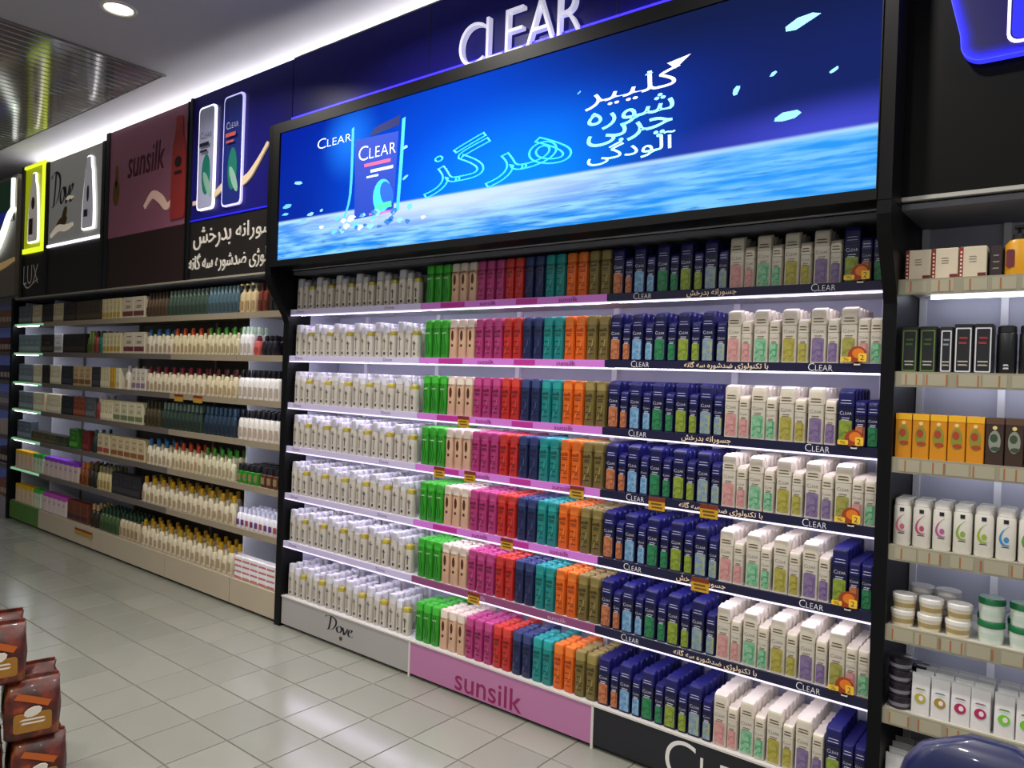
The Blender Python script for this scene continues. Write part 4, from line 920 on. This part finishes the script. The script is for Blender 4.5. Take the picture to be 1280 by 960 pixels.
    for q in range(3): Dj.place((-.455, .14, z+q*.0422), 'dark jar in the stack behind, sixth shelf', 'rear stack of dark jars')
    def pouch(c1, c2, nm, hw=.027, h=.125):
        body = loft([(0, hw, .014, .006), (.01, hw, .016, .008), (h*.5, hw*.98, .014, .006), (h*.9, hw*.98, .004, .003), (h, hw*.98, .0015, .001)], 2)
        return Product('beauty_pouch', 'pouch', [('pouch_body', body, plas('e2e0e2')), ('ring_print', prism(ell(0, h*.42, hw*.6, hw*.6), -.0175, -.0155), ink(c1)), ('ring_core', prism(ell(.003, h*.43, hw*.25, hw*.3), -.0182, -.0175), ink('ece4ea')), ('title_print', lines([h*.66, h*.2], hw*.6, .004, 2)(-.0150), ink(c2)), ('seal', box(-hw*.97, hw*.97, -.002, .002, h*.97, h*1.03), plas('d0d4d4'))], 35)
    for x, c1, c2, nm in ((-.428, 'b8ac48', '8a8a70', 'yellow'), (-.372, 'a88a3a', '4a8a9a', 'gold'), (-.316, 'b0285c', '8a6a78', 'crimson'), (-.262, 'b0285c', '8a6a78', 'crimson'), (-.200, '7ac83a', '5a8a3a', 'green'), (-.144, '7ac83a', '5a8a3a', 'green'), (-.088, '4aa83a', '5a8a3a', 'green')):
        pp = pouch(c1, c2, nm)
        for r in range(4): pp.place((x+.004*(r % 2), .04+.04*r, z), 'white pouch with %s ring print, %s of sixth shelf' % (nm, 'front' if r == 0 else 'back ranks'), 'white pouches with %s ring, %s' % (nm, 'front' if r == 0 else 'behind'), r == 0)
    z = RS[6]
    pp = pouch('c9c0a0', '8a8a80', 'cream', .03, .16)
    for i in range(5):
        for r in range(4): pp.place((-.495+.064*i, .04+.05*r, z), 'white pouch with cream ring print, %s of bottom shelf' % ('front' if r == 0 else 'back ranks'), 'white pouches on the bottom shelf, %s' % ('front' if r == 0 else 'behind'), r == 0)
stock_right()

# ================================================================== FOREGROUND
def chair_back():
    t = thing('chair', 'glossy dark navy rounded chair back in front of the ticket-strip unit', 'chair', (-.16, -.80, 0))
    m = mat('navy_vinyl', '161d4c', .34, noise=.1, nscale=6, coat=.3)
    # rounded padded backrest
    secs = []
    for k in range(9):
        a = k/8; z = .46+.335*a; s = math.sqrt(max(1-max(0, (a-.45)/.55)**2.6, 0))
        secs.append((z, .03+.155*max(s, .12), .012+.028*max(s, .2), .04, .03*a))
    part('backrest', loft(secs, 4), m, t, 60)
    part('seat', loft([(.40, .17, .17, .06), (.41, .19, .19, .07), (.44, .19, .19, .07), (.455, .17, .17, .06)], 4, 0, -.20), m, t, 40)
    for sx in (-1, 1):
        for y in (-.33, -.06): part('leg', tube([(sx*.15, y, .41), (sx*.17, y+(-.03 if y < -.2 else .03), 0)], .011), mat('chrome', 'a0a0a4', .2, metal=1), t, 40)
        part('back_bracket', tube([(sx*.10, -.06, .41), (sx*.10, -.01, .45), (sx*.10, .0, .52)], .010), mat('chrome', 'a0a0a4', .2, metal=1), t, 40)
chair_back()
def bag_pile():
    foil = mat('brown_foil', '5a2216', .38, noise=.45, nscale=22, coat=.1, bump=.6)
    nt = foil.node_tree; b = nt.nodes['Principled BSDF']; tc = nt.nodes.new('ShaderNodeTexCoord'); no = nt.nodes.new('ShaderNodeTexNoise'); no.inputs['Scale'].default_value = 17; no.inputs['Detail'].default_value = 7
    cr = nt.nodes.new('ShaderNodeValToRGB'); nt.links.new(tc.outputs['Object'], no.inputs['Vector']); nt.links.new(no.outputs['Fac'], cr.inputs[0]); nt.links.new(cr.outputs[0], b.inputs['Base Color'])
    cr.color_ramp.elements[0].position = .30; cr.color_ramp.elements[0].color = lin('2a0f0c'); cr.color_ramp.elements[1].position = .80; cr.color_ramp.elements[1].color = lin('d8c4b0')
    for ps, c in ((.47, '4a1a12'), (.58, '6a2418'), (.64, '8a4418'), (.70, '6a5020')): e = cr.color_ramp.elements.new(ps); e.color = lin(c)
    def bag(seed):
        rr = random.Random(seed); hw, hd, h = .085, .055, .20
        secs = [(0, hw*.92, hd*.85, .02), (.012, hw, hd, .025), (h*.45, hw*1.03, hd*1.05, .03), (h*.78, hw*.98, hd*.8, .02), (h*.9, hw*.93, hd*.38, .01), (h, hw*.95, .006, .003)]
        v, f = loft(secs, 3); v = [(x+rr.gauss(0, .0025), y+rr.gauss(0, .0025), z+(rr.gauss(0, .002) if z > .001 else 0)) for x, y, z in v]
        parts = [('bag_body', (v, f), foil)]
        y = -hd*1.05-.004
        parts.append(('gold_panel', prism(rrect(-hw*.68, hw*.68, .03, .095, .01, 3), y, y+.006), mat('gold_print', '9a6a24', .35, noise=.3, nscale=40)))
        parts.append(('white_print', join(prism(ell(.0, .10, .028, .016, 10, .3), y-.001, y+.005), lines([.075, .062], hw*.5, .006, seed)(y-.0008)), ink('d8cfc4')))
        parts.append(('orange_flash', pen([(-hw*.6, .16), (-.01, .145), (hw*.6, .12)], (.006, .01), -hd*1.0, 4), mat('orange_print', 'b85a1c', .35)))
        parts.append(('top_seal', box(-hw*.93, hw*.93, -.004, .004, h*.985, h*1.06), foil))
        return Product('snack_bag', 'bag', parts, 50)
    kinds = [bag(k) for k in range(3)]
    ang = math.radians(75)
    ux = Vector((math.cos(ang), math.sin(ang), 0)); uy = Vector((-math.sin(ang), math.cos(ang), 0)); o = Vector((-2.985, -1.63, 0))
    k = 0
    for q, off in enumerate((0, .02, .13, .24)):      # layers step back from the aisle
        for c in range(3):
            for d in range(2):
                p = o-ux*(off+.19*c)+uy*(.145*d)
                lab = 'brown and gold foil snack bag in the %s layer of the floor stack, %s' % (('bottom', 'second', 'third', 'top')[q], ('front face', 'rear rank')[d])
                kinds[k % 3].place((p.x+random.uniform(-.004, .004), p.y+random.uniform(-.004, .004), q*.209), lab, 'foil bags, layer %d of the floor stack' % (q+1), True, ang+random.uniform(-.05, .05)); k += 1
bag_pile()
bpy.data.objects.remove(TO)
